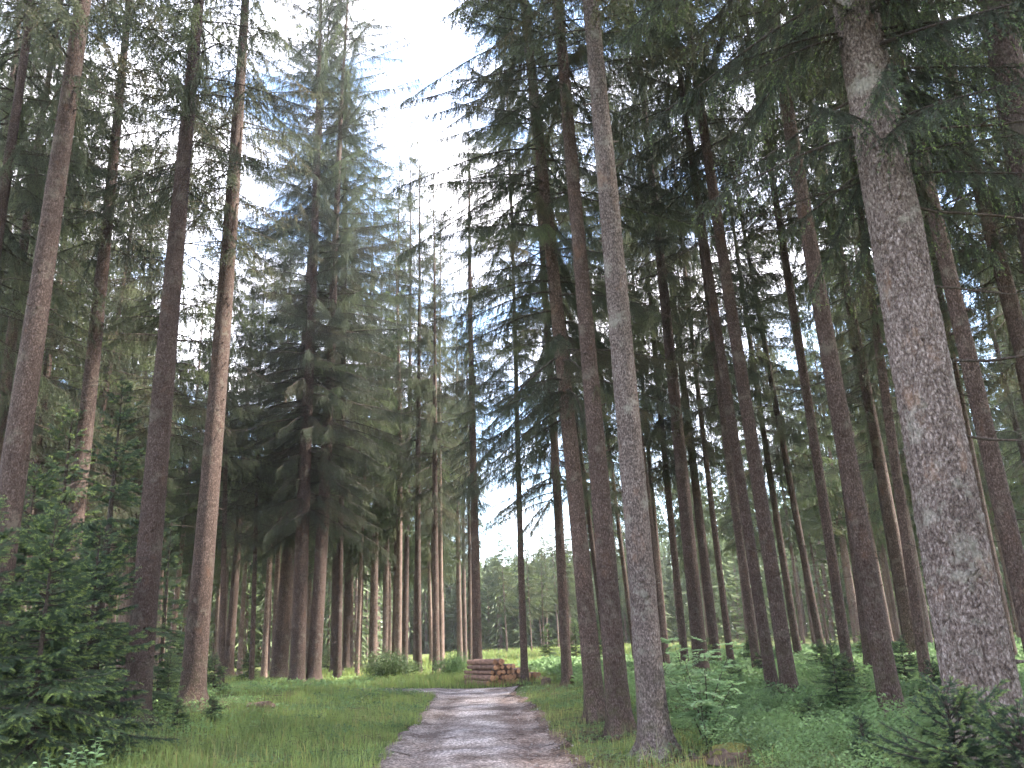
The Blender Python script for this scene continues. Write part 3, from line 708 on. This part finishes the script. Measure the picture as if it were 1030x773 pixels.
# ------------------------------------------------------------------ young spruces, rowan, bushes, herbs
def young_mesh(name, seed, H, R, nl=.030, nw=.0085, nd_m=230, tip=.55, whorl=.15, per=7, tw_step=.02, tw_len=.34):
    g = Geo(); rg = np.random.default_rng(seed)
    P0, D, LT, TB = [], [], [], []
    tube(g, [(0, 0, -.1), (.01, 0, H * .5), (0, .01, H)], [.014 * H + .004, .009 * H, .003], 7, 1)
    z = .06 * H
    while z < H * .97:
        f = z / H
        for k in range(per):
            Lb = R * (1 - f) ** .75 * rg.uniform(.6, 1.12) + .05; az = rg.random() * 6.28
            s = np.linspace(0, 1, 7); e = np.interp(f, [0, .6, 1], [-.05, .15, .8]) + rg.normal() * .1
            ca, sa = np.cos(az), np.sin(az)
            zc = Lb * (np.tan(e) * s - .28 * (1 - f) * s ** 2 + .12 * s ** 4)
            P = np.stack([Lb * s * ca, Lb * s * sa, z + rg.uniform(-.06, .06) + zc], -1)
            tube(g, P, np.linspace(.010 * (Lb / R + .3), .002, 7), 4, 1, False)
            n = max(4, int(Lb / tw_step)); st = np.clip(.15 + .85 * rg.random(n), 0, 1)
            p = np.stack([np.interp(st, s, P[:, q]) for q in range(3)], -1)
            tg = np.stack([np.interp(st, s, np.gradient(P[:, q])) for q in range(3)], -1); tg /= np.linalg.norm(tg, axis=1, keepdims=True)
            sd = np.cross(tg, [0, 0, 1.0]); sd /= np.linalg.norm(sd, axis=1, keepdims=True)
            sg = np.where(rg.random(n) < .5, -1.0, 1.0)[:, None]
            d = sd * sg * rg.uniform(.5, 1, (n, 1)) + tg * rg.uniform(.6, 1.1, (n, 1)) + np.array([0, 0, -1.0]) * rg.uniform(-.05, .35, (n, 1)); d /= np.linalg.norm(d, axis=1, keepdims=True)
            lt = tw_len * (1.15 - .75 * st) * rg.uniform(.6, 1.2, n) * min(1, .3 + Lb / R * .8)
            P0 += [p, P[4:5]]; d1 = P[6] - P[4]; l1 = np.linalg.norm(d1); D += [d, (d1 / l1)[None]]; LT += [lt, np.array([l1 * 1.15])]; TB.append(np.full(n + 1, .2 + .65 * rg.random()))
        z += whorl * rg.uniform(.7, 1.2) * (H / 3) ** .5
    P0 = np.concatenate(P0); D = np.concatenate(D); LT = np.concatenate(LT)
    blades(g, P0, D, LT * .95, .005, rg, 1)
    cnt = np.maximum(4, (LT * nd_m).astype(int)); idx = np.repeat(np.arange(len(LT)), cnt); n = len(idx); u = rg.random(n)
    pos = P0[idx] + D[idx] * (LT[idx] * u)[:, None] - np.array([0, 0, 1.0]) * (LT[idx] * .15 * u ** 2)[:, None]
    rv = rg.normal(size=(n, 3)) * np.array([1, 1, .6]); rv -= (rv * D[idx]).sum(1, keepdims=True) * D[idx]; rv /= np.linalg.norm(rv, axis=1, keepdims=True)
    dd = D[idx] * .8 + rv * .8; dd /= np.linalg.norm(dd, axis=1, keepdims=True)
    has = rg.random(len(LT)) < tip
    mi = np.where((u > .62) & has[idx], 2, 0)
    blades(g, pos, dd, nl * rg.uniform(.7, 1.2, n), nw * rg.uniform(.8, 1.2, n), rg, mi)
    tb = np.concatenate(TB)[idx] + rg.normal(size=n) * .05
    return set_tint(g.mesh(name, [M['needle_young'], M['twig'], M['needle_tip']]), np.repeat(np.clip(tb, 0, 1), 3))
YOUNG = [young_mesh('foliage', 400 + k, 3.0, 1.15) for k in range(3)]
TALLY = [young_mesh('foliage', 410 + k, 5.6, 1.25, .040, .011, 150, .35, .19, 6, .028, .40) for k in range(2)]
SMALL = [young_mesh('foliage', 420 + k, .9, .5, .028, .008, 230, .6, .10, 6, .028, .24) for k in range(3)]
FINE = young_mesh('foliage', 430, 1.25, 1.0, .021, .0042, 520, .95, .11, 7, .018, .26)

def young(mesh, px, py, dist, label, sc=1.0, rot=0.0, group=None, z_off=0.0, name='young_spruce'):
    if dist is None: x, y, z = ground_at(px, py)
    else:
        d = ray(px, py); t = dist / d[1]; x, y = float(d[0] * t), dist; z = float(terrain(x, y))
    o = link(name, mesh, None, (x, y, z + z_off), (0, 0, rot), (sc,) * 3)
    tag(o, label, 'young tree', group)
    return o
young(YOUNG[0], 30, 740, 11.2, 'bushy young spruce in front of the thicket with pale shoot tips', 1.08, .3)
young(YOUNG[1], -45, 740, 10.6, 'young spruce cut off by the frame edge, in front of the stout trunk', 1.1, 1.3)
young(YOUNG[2], 82, 725, 12.4, 'young spruce at the bank whose branch tips cross the stout straight trunk', 1.08, 2.2)
young(YOUNG[1], 5, 720, 14.2, 'taller young spruce in the back of the thicket below the leaning trunk', 1.5, 4.0)
young(TALLY[0], 92, 700, 17, 'tall young spruce rising above the thicket between the reddish trunk and the pair', 1.25, .2)
young(TALLY[1], 40, 700, 19, 'tall dim young spruce just behind the reddish thicket trunk', 1.3, 1.4)
young(TALLY[0], 160, 690, 22, 'tall young spruce seen through the gap between the two stout bank trunks', .85, 2.4)
young(YOUNG[0], 168, 708, 18.5, 'low young spruce filling the gap at the foot of the stout bank pair', .45, 2.9)
young(SMALL[1], 214, 712, 17, 'knee high spruce seedling beside the foot of the reddish bank trunk', .5, .9)
young(SMALL[0], 178, 722, 15.6, 'small spruce seedling between the feet of the stout bank pair', .55, .1)
young(FINE, 968, 790, 5.0, 'bright green young spruce spreading in front of the big scaly trunk', .88, .5)
young(FINE, 1040, 800, 4.6, 'young spruce at the very corner below the big scaly trunk', .8, 2.5)
young(SMALL[2], 868, 745, 9.2, 'spruce seedling beside the foot of the smooth grey brown trunk', .6, 1.0)
young(YOUNG[2], 845, 712, 14.5, 'dark narrow young spruce in front of the stubby brown trunk', .42, 3.3)
young(YOUNG[0], 580, 668, 47, 'round young spruce at the far edge of the sunny clearing', .85, 1.0)
young(YOUNG[1], 553, 668, 52, 'smaller young spruce farther along the edge of the sunny clearing', .8, 2.0)
young(YOUNG[2], 604, 672, 40, 'young spruce in the clearing edge half behind the roadside row', .8, 4.0)
k = 0
for (px, py, dd, sc) in [(770, 700, 22, .9), (830, 690, 24, 1.1), (915, 700, 19, 1.2), (740, 700, 19, .8), (855, 705, 17, .9), (945, 712, 14, .9), (815, 720, 12.5, .55), (880, 680, 28, 1.4), (760, 675, 34, 1.5), (710, 680, 28, 1.3), (775, 690, 30, 1.2)]:
    young(SMALL[k % 3], px, py, dd, 'small green spruce seedling among the bilberries of the slope', sc, k * 1.3, 'spruce seedlings on the bilberry slope', name='spruce_seedling'); k += 1
k = 0
for (px, py, dd, sc) in [(100, 690, 27, 1.6), (200, 672, 40, 1.8), (215, 690, 27, 1.2), (250, 672, 50, 1.6), (180, 680, 34, 2.0), (330, 668, 60, 1.5), (300, 667, 64, 1.5)]:
    young(SMALL[k % 3], px, py, dd, 'small spruce seedling in the shade between the bank trunks', sc, k * 1.7, 'spruce seedlings in the bank stand', name='spruce_seedling'); k += 1

def leaf_quads(g, P, D, Ln, Wd, rng, m=0, up=None):
    """Pointed oval leaf: root P, direction D; two triangles folded at the midrib are too fine to see, so one diamond."""
    n = len(P); Ln = np.broadcast_to(Ln, (n,))[:, None]; Wd = np.broadcast_to(Wd, (n,))[:, None]
    ref = rng.normal(size=(n, 3)) * .5 + np.array([0, 0, 1.0]) if up is None else up
    q = np.cross(D, ref); q /= np.linalg.norm(q, axis=1, keepdims=True) + 1e-9
    nn = np.cross(q, D)
    V = np.stack([P, P + D * Ln * .45 + q * Wd / 2 + nn * Ln * .05, P + D * Ln - nn * Ln * .12, P + D * Ln * .45 - q * Wd / 2 + nn * Ln * .05], 1).reshape(-1, 3)
    g.quads(V, np.arange(n * 4).reshape(-1, 4), m)

def unit(v): return v / (np.linalg.norm(v, axis=-1, keepdims=True) + 1e-9)

def rowan():
    rg = np.random.default_rng(61); x, y, z = ground_at(712, 756); y0 = y
    root = link('rowan_sapling', None, None, (x, y, z)); tag(root, 'pale green rowan sapling with feathery leaves beside the scaly verge spruce', 'sapling')
    gs, gl = Geo(), Geo()
    for k in range(9):
        a = k * .7 + rg.random() * .5; Hh = rg.uniform(.8, 1.45); sp = rg.uniform(.15, .75)
        s = np.linspace(0, 1, 9)
        P = np.stack([np.cos(a) * sp * s ** 1.3, np.sin(a) * sp * s ** 1.3, Hh * s], -1) + np.cumsum(rg.normal(size=(9, 3)) * .008, 0)
        tube(gs, P, np.linspace(.011, .003, 9), 5)
        for j in range(20):
            t = .3 + .7 * rg.random(); p = np.array([np.interp(t, s, P[:, q]) for q in range(3)])
            az = rg.random() * 6.28; d = np.array([np.cos(az), np.sin(az), rg.uniform(-.1, .7)]); d /= np.linalg.norm(d); Lr = rg.uniform(.16, .28)
            u = np.linspace(.2, 1, 8); R = p + d * (u * Lr)[:, None] + np.array([0, 0, -.25]) * (Lr * u ** 2)[:, None]
            tube(gs, np.concatenate([p[None], R]), np.linspace(.003, .001, 9), 3, 0, False)
            sd = np.cross(d, [0, 0, 1.0]); sd /= np.linalg.norm(sd) + 1e-9
            for sg in (-1, 1):
                D = unit(sd * sg * .9 + d * .45 + np.array([0, 0, -.15]) + rg.normal(size=(8, 3)) * .08)
                leaf_quads(gl, R, D, .075 * (1.1 - .3 * u), .028, rg)
            leaf_quads(gl, R[-1:], d[None], .065, .022, rg)
    link('stem', gs.mesh('stem', [M['twig']], True), root); link('foliage', gl.mesh('foliage', [M['broadleaf']]), root)
rowan()

def bush(name, px, py, dist, w_, h, n, leaf, label, seed, mat='bilberry', cat='bush'):
    rg = np.random.default_rng(seed)
    if dist is None: x, y, z = ground_at(px, py)
    else:
        d = ray(px, py); t = dist / d[1]; x, y = float(d[0] * t), dist; z = float(terrain(x, y))
    root = link(name, None, None, (x, y, z)); tag(root, label, cat)
    gs, gl = Geo(), Geo(); pts = []
    for k in range(26):
        a = rg.random() * 6.28; sp = w_ * rg.random() ** .6 * .5; Hh = h * rg.uniform(.6, 1.05) * (1 - .4 * (sp / (w_ * .5)) ** 2)
        s = np.linspace(0, 1, 7); P = np.stack([np.cos(a) * sp * s ** .8, np.sin(a) * sp * s ** .8, Hh * s], -1) + np.cumsum(rg.normal(size=(7, 3)) * .02 * h, 0)
        tube(gs, P, np.linspace(.012 * h + .002, .003, 7), 4); pts.append(P[2:])
    pts = np.concatenate(pts); i = rg.integers(len(pts), size=n)
    P = pts[i] + rg.normal(size=(n, 3)) * np.array([.13 * w_, .13 * w_, .10 * h]); P[:, 2] = np.clip(P[:, 2], .03, None)
    D = unit(rg.normal(size=(n, 3)) + np.array([0, 0, .2]))
    leaf_quads(gl, P, D, leaf * rg.uniform(.7, 1.3, n), leaf * .55, rg)
    link('stem', gs.mesh('stem', [M['twig']], True), root); link('foliage', gl.mesh('foliage', [M[mat]]), root)
bush('round_bush', 386, 681, 41, 2.5, 1.35, 7000, .085, 'round dark green bush at the stand edge before the side track', 71, 'bush_leaf')
bush('leafy_bush', 455, 682, 40, 1.8, 1.1, 3500, .085, 'low pale bush in the grass just before the log pile', 72, 'bilberry')
bush('leafy_bush', 410, 682, 43, 1.6, .9, 2500, .085, 'low leafy bush between the round bush and the side track trunks', 73, 'bush_leaf')

def herb(px, py, dist, h, label, seed):
    rg = np.random.default_rng(seed); d = ray(px, py); t = dist / d[1]; x, y = float(d[0] * t), dist; z = float(terrain(x, y))
    root = link('leafy_herb', None, None, (x, y, z)); tag(root, label, 'plant')
    gs, gl = Geo(), Geo()
    for k in range(3):
        a = rg.random() * 6.28; s = np.linspace(0, 1, 7)
        P = np.stack([np.cos(a) * .14 * s + .05 * k - .05, np.sin(a) * .14 * s, h * rg.uniform(.7, 1.1) * s], -1)
        tube(gs, P, np.linspace(.005, .002, 7), 5)
        n = 12; u = .3 + .7 * np.linspace(0, 1, n); R = np.stack([np.interp(u, s, P[:, q]) for q in range(3)], -1)
        th = np.arange(n) * 2.4 + a
        leaf_quads(gl, R, unit(np.stack([np.cos(th), np.sin(th), np.full(n, .25)], -1)), .15 * (1.25 - .6 * u) * h / .6, .042, rg)
    link('stem', gs.mesh('stem', [M['broadleaf']], True), root); link('foliage', gl.mesh('foliage', [M['broadleaf']]), root)
herb(64, 726, 10.3, .42, 'pale leafy herb standing before the dark young spruce branches', 81)
herb(98, 726, 10.6, .5, 'pale herb with broad leaves beside the stout straight trunk', 82)
herb(20, 735, 9.6, .36, 'herb with long arching leaves by the corner of the thicket', 83)
herb(655, 730, 12.4, .45, 'leafy herb in the shade behind the scaly verge spruce', 84)

# ------------------------------------------------------------------ log pile
def log_pile():
    rg = np.random.default_rng(90)
    bx, by, _ = ground_at(493, 690); by = 31.8; d = ray(492, 688); bx = float(d[0] * by / d[1])
    ang = math.radians(33)          # logs run back and to the side
    ax = np.array([-math.sin(ang), math.cos(ang), 0]); tx = np.array([math.cos(ang), math.sin(ang), 0])
    rows = [13, 11, 8, 5, 3]; ordn = ['bottom', 'second', 'third', 'fourth', 'fifth', 'topmost']
    num = ['first', 'second', 'third', 'fourth', 'fifth', 'sixth', 'seventh', 'eighth', 'ninth', 'tenth', 'eleventh', 'twelfth', 'thirteenth']
    pr = .103; off = 0
    zg = float(terrain(bx, by))
    for r_, n in enumerate(rows):
        for k in range(n):
            rad = pr * rg.uniform(.72, 1.12); Ln = 1.95 * rg.uniform(.96, 1.05)
            t = off + (k + .5 * r_ - (.6 if r_ > 2 else 0)) * pr * 2.04 + rg.normal() * .008
            o = np.array([bx, by, zg + pr + r_ * pr * 1.76 + .01]) + tx * t + ax * (rg.normal() * .09)
            g = Geo(); s = np.linspace(0, 1, 8); th = np.linspace(0, 6.283, 14, endpoint=False)
            rr = rad * (1 - .08 * s)[:, None] * (1 + .04 * np.sin(2 * th + rg.random() * 6)[None] + .02 * rg.normal(size=(8, 14)))
            V = np.stack([rr * np.cos(th), np.broadcast_to(s[:, None] * Ln, rr.shape), rr * np.sin(th)], -1)
            i = np.arange(7)[:, None] * 14; j = np.arange(14)[None]; j2 = (j + 1) % 14
            g.quads(V.reshape(-1, 3), np.stack([i + j, i + 14 + j, i + 14 + j2, i + j2], -1).reshape(-1, 4))
            g.tris(np.concatenate([V[-1], [[0, Ln, 0]]]), np.stack([np.arange(14), np.full(14, 14), (np.arange(14) + 1) % 14], -1))
            lg = link('log', g.mesh('log', [M['log_bark']], True), None, o, (0, 0, ang))
            end = 'row' if n > 1 else ''
            if n > 1: lab = f'brown log with pale cut end, {num[k]} along the {ordn[r_]} row of the pile'
            else: lab = 'single brown log lying on the very top of the log pile'
            tag(lg, lab, 'log', 'logs in the pile')
            g2 = Geo(); e = V[0].copy(); e2 = e * np.array([.95, 1, .95]); e2[:, 1] = -.012
            a = np.arange(14); g2.quads(np.concatenate([e, e2]), np.stack([a, (a + 1) % 14, (a + 1) % 14 + 14, a + 14], -1))
            g2.tris(np.concatenate([e2, [[0, -.013, 0]]]), np.stack([a, (a + 1) % 14, np.full(14, 14)], -1))
            link('cut_end', g2.mesh('cut_end', [M['cut']]), lg)
log_pile()

def chunk(name, px, py, dist, size, rot, mat, label, cat, seed, moss=False):
    rg = np.random.default_rng(seed)
    if dist is None: x, y, z = ground_at(px, py)
    else:
        d = ray(px, py); t = dist / d[1]; x, y = float(d[0] * t), dist; z = float(terrain(x, y))
    n, k = 22, 10; th = np.linspace(0, 6.283, n, endpoint=False); s = np.linspace(0, 1, k)
    rr = (1 + .13 * np.sin(3 * th + 1)[None] + .05 * rg.normal(size=(k, n))) * np.interp(s, [0, .15, .8, 1], [1.15, 1, .93, .86])[:, None]
    V = np.stack([rr * np.cos(th) * size[0], rr * np.sin(th) * size[1], np.broadcast_to(s[:, None] * size[2], rr.shape) + .02 * rg.normal(size=rr.shape) * (s[:, None] > .9)], -1)
    g = Geo(); i = np.arange(k - 1)[:, None] * n; j = np.arange(n)[None]; j2 = (j + 1) % n
    g.quads(V.reshape(-1, 3), np.stack([i + j, i + j2, i + n + j2, i + n + j], -1).reshape(-1, 4))
    root = link(name, g.mesh(name, [M[mat]], True), None, (x, y, z), rot); tag(root, label, cat)
    g2 = Geo(); e = V[-1]
    rings = [e * np.array([q * (1.12 if moss else 1), q * (1.12 if moss else 1), 1]) + np.array([0, 0, -.06 * (q == 1 and moss)]) + np.array([0, 0, (1 - q) * (.06 if moss else -.015)]) for q in (1, .8, .55, .3)]
    VV = np.concatenate(rings + [np.array([[0, 0, size[2] + (.07 if moss else -.02)]])])
    for q in range(3):
        g2.quads(VV, np.stack([q * n + np.arange(n), q * n + (np.arange(n) + 1) % n, (q + 1) * n + (np.arange(n) + 1) % n, (q + 1) * n + np.arange(n)], -1))
    g2.tris(VV, np.stack([3 * n + np.arange(n), 3 * n + (np.arange(n) + 1) % n, np.full(n, 4 * n)], -1))
    link('moss_cap' if moss else 'cut_face', g2.mesh('top', [M['moss' if moss else 'rotten']], True), root)
chunk('log_piece', 254, 716, None, (.17, .17, .62), (math.radians(82), 0, math.radians(52)), 'rotten', 'short dark weathered log lying on the shady grass bank', 'log', 91)
chunk('mossy_stump', 737, 768, None, (.26, .24, .16), (0, 0, .4), 'rotten', 'low stump capped with yellow green moss below the rowan', 'stump', 92, True)
chunk('small_stump', 549, 689, None, (.17, .15, .2), (0, 0, 0), 'rotten', 'small dark stump in the sunny grass past the log pile', 'stump', 93)

# ------------------------------------------------------------------ grass and bilberry cover
def stuff(o, label, cat): tag(o, label, cat, kind='stuff')

def grass():
    g = Geo(); rg = np.random.default_rng(33)
    def field(n, x0, x1, y0, y1, cond, ln, wd, dry=.06):
        y = y0 + (y1 - y0) * rg.random(n) ** 1.5; x = x0 + (x1 - x0) * rg.random(n)
        k = cond(x, y) & ~on_track(x, y); x, y = x[k], y[k]; n = len(x)
        z = terrain(x, y) - .01
        hh = ln * rg.uniform(.35, 1.3, n) * (.30 + 1.5 * fbm(x * 1.4, y * 1.4, 41)); a = rg.random(n) * 6.28; lean_ = rg.uniform(.1, .75, n)
        D = np.stack([np.cos(a), np.sin(a), np.zeros(n)], -1); q = np.stack([-np.sin(a), np.cos(a), np.zeros(n)], -1) * (wd * rg.uniform(.6, 1.3, n))[:, None]
        B = np.stack([x, y, z], -1); Mid = B + D * (hh * lean_ * .3)[:, None] + np.array([0, 0, 1]) * (hh * .62)[:, None]; T = B + D * (hh * lean_)[:, None] + np.array([0, 0, 1]) * (hh * (1 - .35 * lean_))[:, None]
        m = (rg.random(n) < dry).astype(int)
        V = np.stack([B - q / 2, B + q / 2, Mid + q * .4, Mid - q * .4, T], 1)
        i = np.arange(n)[:, None] * 5
        base = g.n
        g.quads(V.reshape(-1, 3), i + np.array([[0, 1, 2, 3]]), m)
        g.F3.append(i + np.array([[3, 2, 4]]) + base); g.M3.append(m)
    def left(x, y):
        d = x - road_x(y); p = fbm(x * .35, y * .35, 55)
        return (d < -1.15) & ((d > -5.2 + 3 * (p - .47)) | (rg.random(len(x)) < .35 * (p > .42))) & (rg.random(len(x)) < .5 + .9 * (p > .4))
    def right(x, y):
        d = x - road_x(y); p = fbm(x * .5, y * .5, 58)
        return (d > 1.1) & (d < 3.4 + 2 * (p - .47) + np.clip(y - 20, 0, 10) * .25) & (rg.random(len(x)) < np.where(p > .47, .9, .3))
    field(150000, -11, 0, 6.5, 30, left, .22, .007)
    field(9000, -11, 0, 7, 30, lambda x, y: left(x, y) & (fbm(x * 1.3, y * 1.3, 61) > .52), .46, .006, .2)
    field(5000, 0, 6, 7, 31, right, .34, .005, .3)
    field(52000, 0, 6, 7, 31, right, .17, .006, .15)
    field(70000, -14, 9, 31, 60, lambda x, y: ((x > -3) | (y < 42)) & ~((x > -3.4) & (x < 1.6) & (y < 33.2)) | (rg.random(len(x)) < .4), .32, .02)
    field(26000, -24, -4, 24, 60, lambda x, y: fbm(x * .2, y * .2, 66) > .42, .25, .016)
    field(16000, -10, 25, 60, 125, lambda x, y: np.abs(x - 3) < 14, .45, .06)
    o = link('grass', g.mesh('grass', [M['grass'], M['grass_dry']])); stuff(o, 'fresh green grass on the verges and the clearing', 'grass')
grass()

def bilberry():
    rg = np.random.default_rng(35)
    def cover(name, n, x0, x1, y0, y1, cond, h, leaf, label, cat, pw=1.6, mat='bilberry'):
        g = Geo()
        y = y0 + (y1 - y0) * rg.random(n) ** pw; x = x0 + (x1 - x0) * rg.random(n)
        k = cond(x, y) & ~on_track(x, y); x, y = x[k], y[k]; n = len(x)
        hh = h * (.35 + 1.2 * fbm(x * .8, y * .8, 44)) * (.3 + .7 * sstep(.22, .42, fbm(x * .45 + 3, y * .45, 46)))
        z = terrain(x, y) + hh * np.sqrt(rg.random(n)) + .01
        D = unit(rg.normal(size=(n, 3)) * np.array([1, 1, .45]) + np.array([0, 0, .25]))
        lf = leaf * rg.uniform(.7, 1.35, n) * np.clip(y / 12, .8, 3)
        leaf_quads(g, np.stack([x, y, z], -1), D, lf, lf * .55, rg)
        o = link(name, g.mesh(name, [M[mat]])); stuff(o, label, cat)
    cover('bilberry_cover', 340000, -1, 26, 5.5, 48, lambda x, y: (x - road_x(y) > 2.9 + 1.4 * (fbm(x * .6, y * .6, 48) - .47)) & (x < .70 * y + 3), .50, .055, 'dense bilberry and fern cover on the slope under the spruces', 'undergrowth')
    cover('shoots_cover', 110000, -26, -2, 7, 42, lambda x, y: (x - road_x(y) < -4.4 + 3 * (fbm(x * .35, y * .35, 55) - .47)) & (x > -.70 * y - 3) & (fbm(x * .5, y * .5, 49) > .40), .30, .040, 'low green shoots under the bank trunks', 'undergrowth')
    cover('near_bilberry_cover', 170000, 0, 13, 5.0, 16, lambda x, y: (x - road_x(y) > 2.7 + 1.2 * (fbm(x * .6, y * .6, 48) - .47)) & (x < .72 * y + 2), .40, .036, 'dense pale bilberry and herb cover round the scaly trunks', 'undergrowth', 1.2)
    cover('verge_weeds', 60000, -6, 5, 6.5, 30, lambda x, y: (np.abs(x - road_x(y)) > 1.35) & (fbm(x * .8, y * .8, 50) > .49), .18, .035, 'scattered small weeds along the track verges', 'undergrowth')
bilberry()

# ------------------------------------------------------------------ the added haze between the trees
def haze(density):  # added volume: slight distant haze, also lifts dark tones like lens veil
    mt = bpy.data.materials.new('added haze'); mt.use_nodes = True; n = mt.node_tree
    n.nodes.clear(); o_ = n.nodes.new('ShaderNodeOutputMaterial'); v = n.nodes.new('ShaderNodeVolumePrincipled')
    v.inputs['Color'].default_value = (.93, .93, 1, 1); v.inputs['Density'].default_value = density; v.inputs['Anisotropy'].default_value = .3
    n.links.new(v.outputs[0], o_.inputs['Volume'])
    x0, x1, y0, y1, z0, z1 = -800, 800, -400, 1600, -2, 45
    V = [(x, y, z) for z in (z0, z1) for y in (y0, y1) for x in (x0, x1)]
    F = [(0, 2, 3, 1), (4, 5, 7, 6), (0, 1, 5, 4), (2, 6, 7, 3), (0, 4, 6, 2), (1, 3, 7, 5)]
    o = link('haze', make_mesh('haze', V, [np.array(F)], [mt])); o['kind'] = 'stuff'; o['label'] = 'thin pale added haze between the trees'; o['category'] = 'haze'
def litter():
    rg = np.random.default_rng(77); g = Geo()
    for k in range(1500):
        y = 5.5 + 24 * rg.random() ** 1.6; x = rg.uniform(-.62, .66) * y
        d = x - float(road_x(y))
        if -1.2 < d < 1.2 and rg.random() < .85: continue
        Ln = rg.uniform(.08, .5) * (1 if rg.random() < .9 else 2); a = rg.random() * 6.28; s_ = np.linspace(0, 1, 4)
        xs = x + np.cos(a) * Ln * s_; ys_ = y + np.sin(a) * Ln * s_ + rg.normal(size=4) * .012
        P = np.stack([xs, ys_, terrain(xs, ys_) + .03 + .05 * rg.random() + rg.normal(size=4) * .01], -1)
        tube(g, P, np.linspace(1, .5, 4) * rg.uniform(.003, .010), 4)
    # brown needle drifts gathered round the trunks
    P, D = [], []
    for (x0, y0) in TREES:
        if not (3 < y0 < 32 and abs(x0) < .7 * y0 + 1): continue
        n = 900; r = .18 + .75 * rg.random(n) ** 1.5; a = rg.random(n) * 6.28; x = x0 + r * np.cos(a); y = y0 + r * np.sin(a)
        P.append(np.stack([x, y, terrain(x, y) + .015 + .03 * rg.random(n)], -1)); D.append(unit(rg.normal(size=(n, 3)) * np.array([1, 1, .25])))
    P = np.concatenate(P); D = np.concatenate(D)
    blades(g, P, D, .07 * rg.uniform(.5, 1.4, len(P)), .022, rg)
    o = link('forest_litter', g.mesh('forest_litter', [M['twig']])); stuff(o, 'fallen twigs and brown needle litter under the spruces', 'litter')
litter()
haze(.00022)
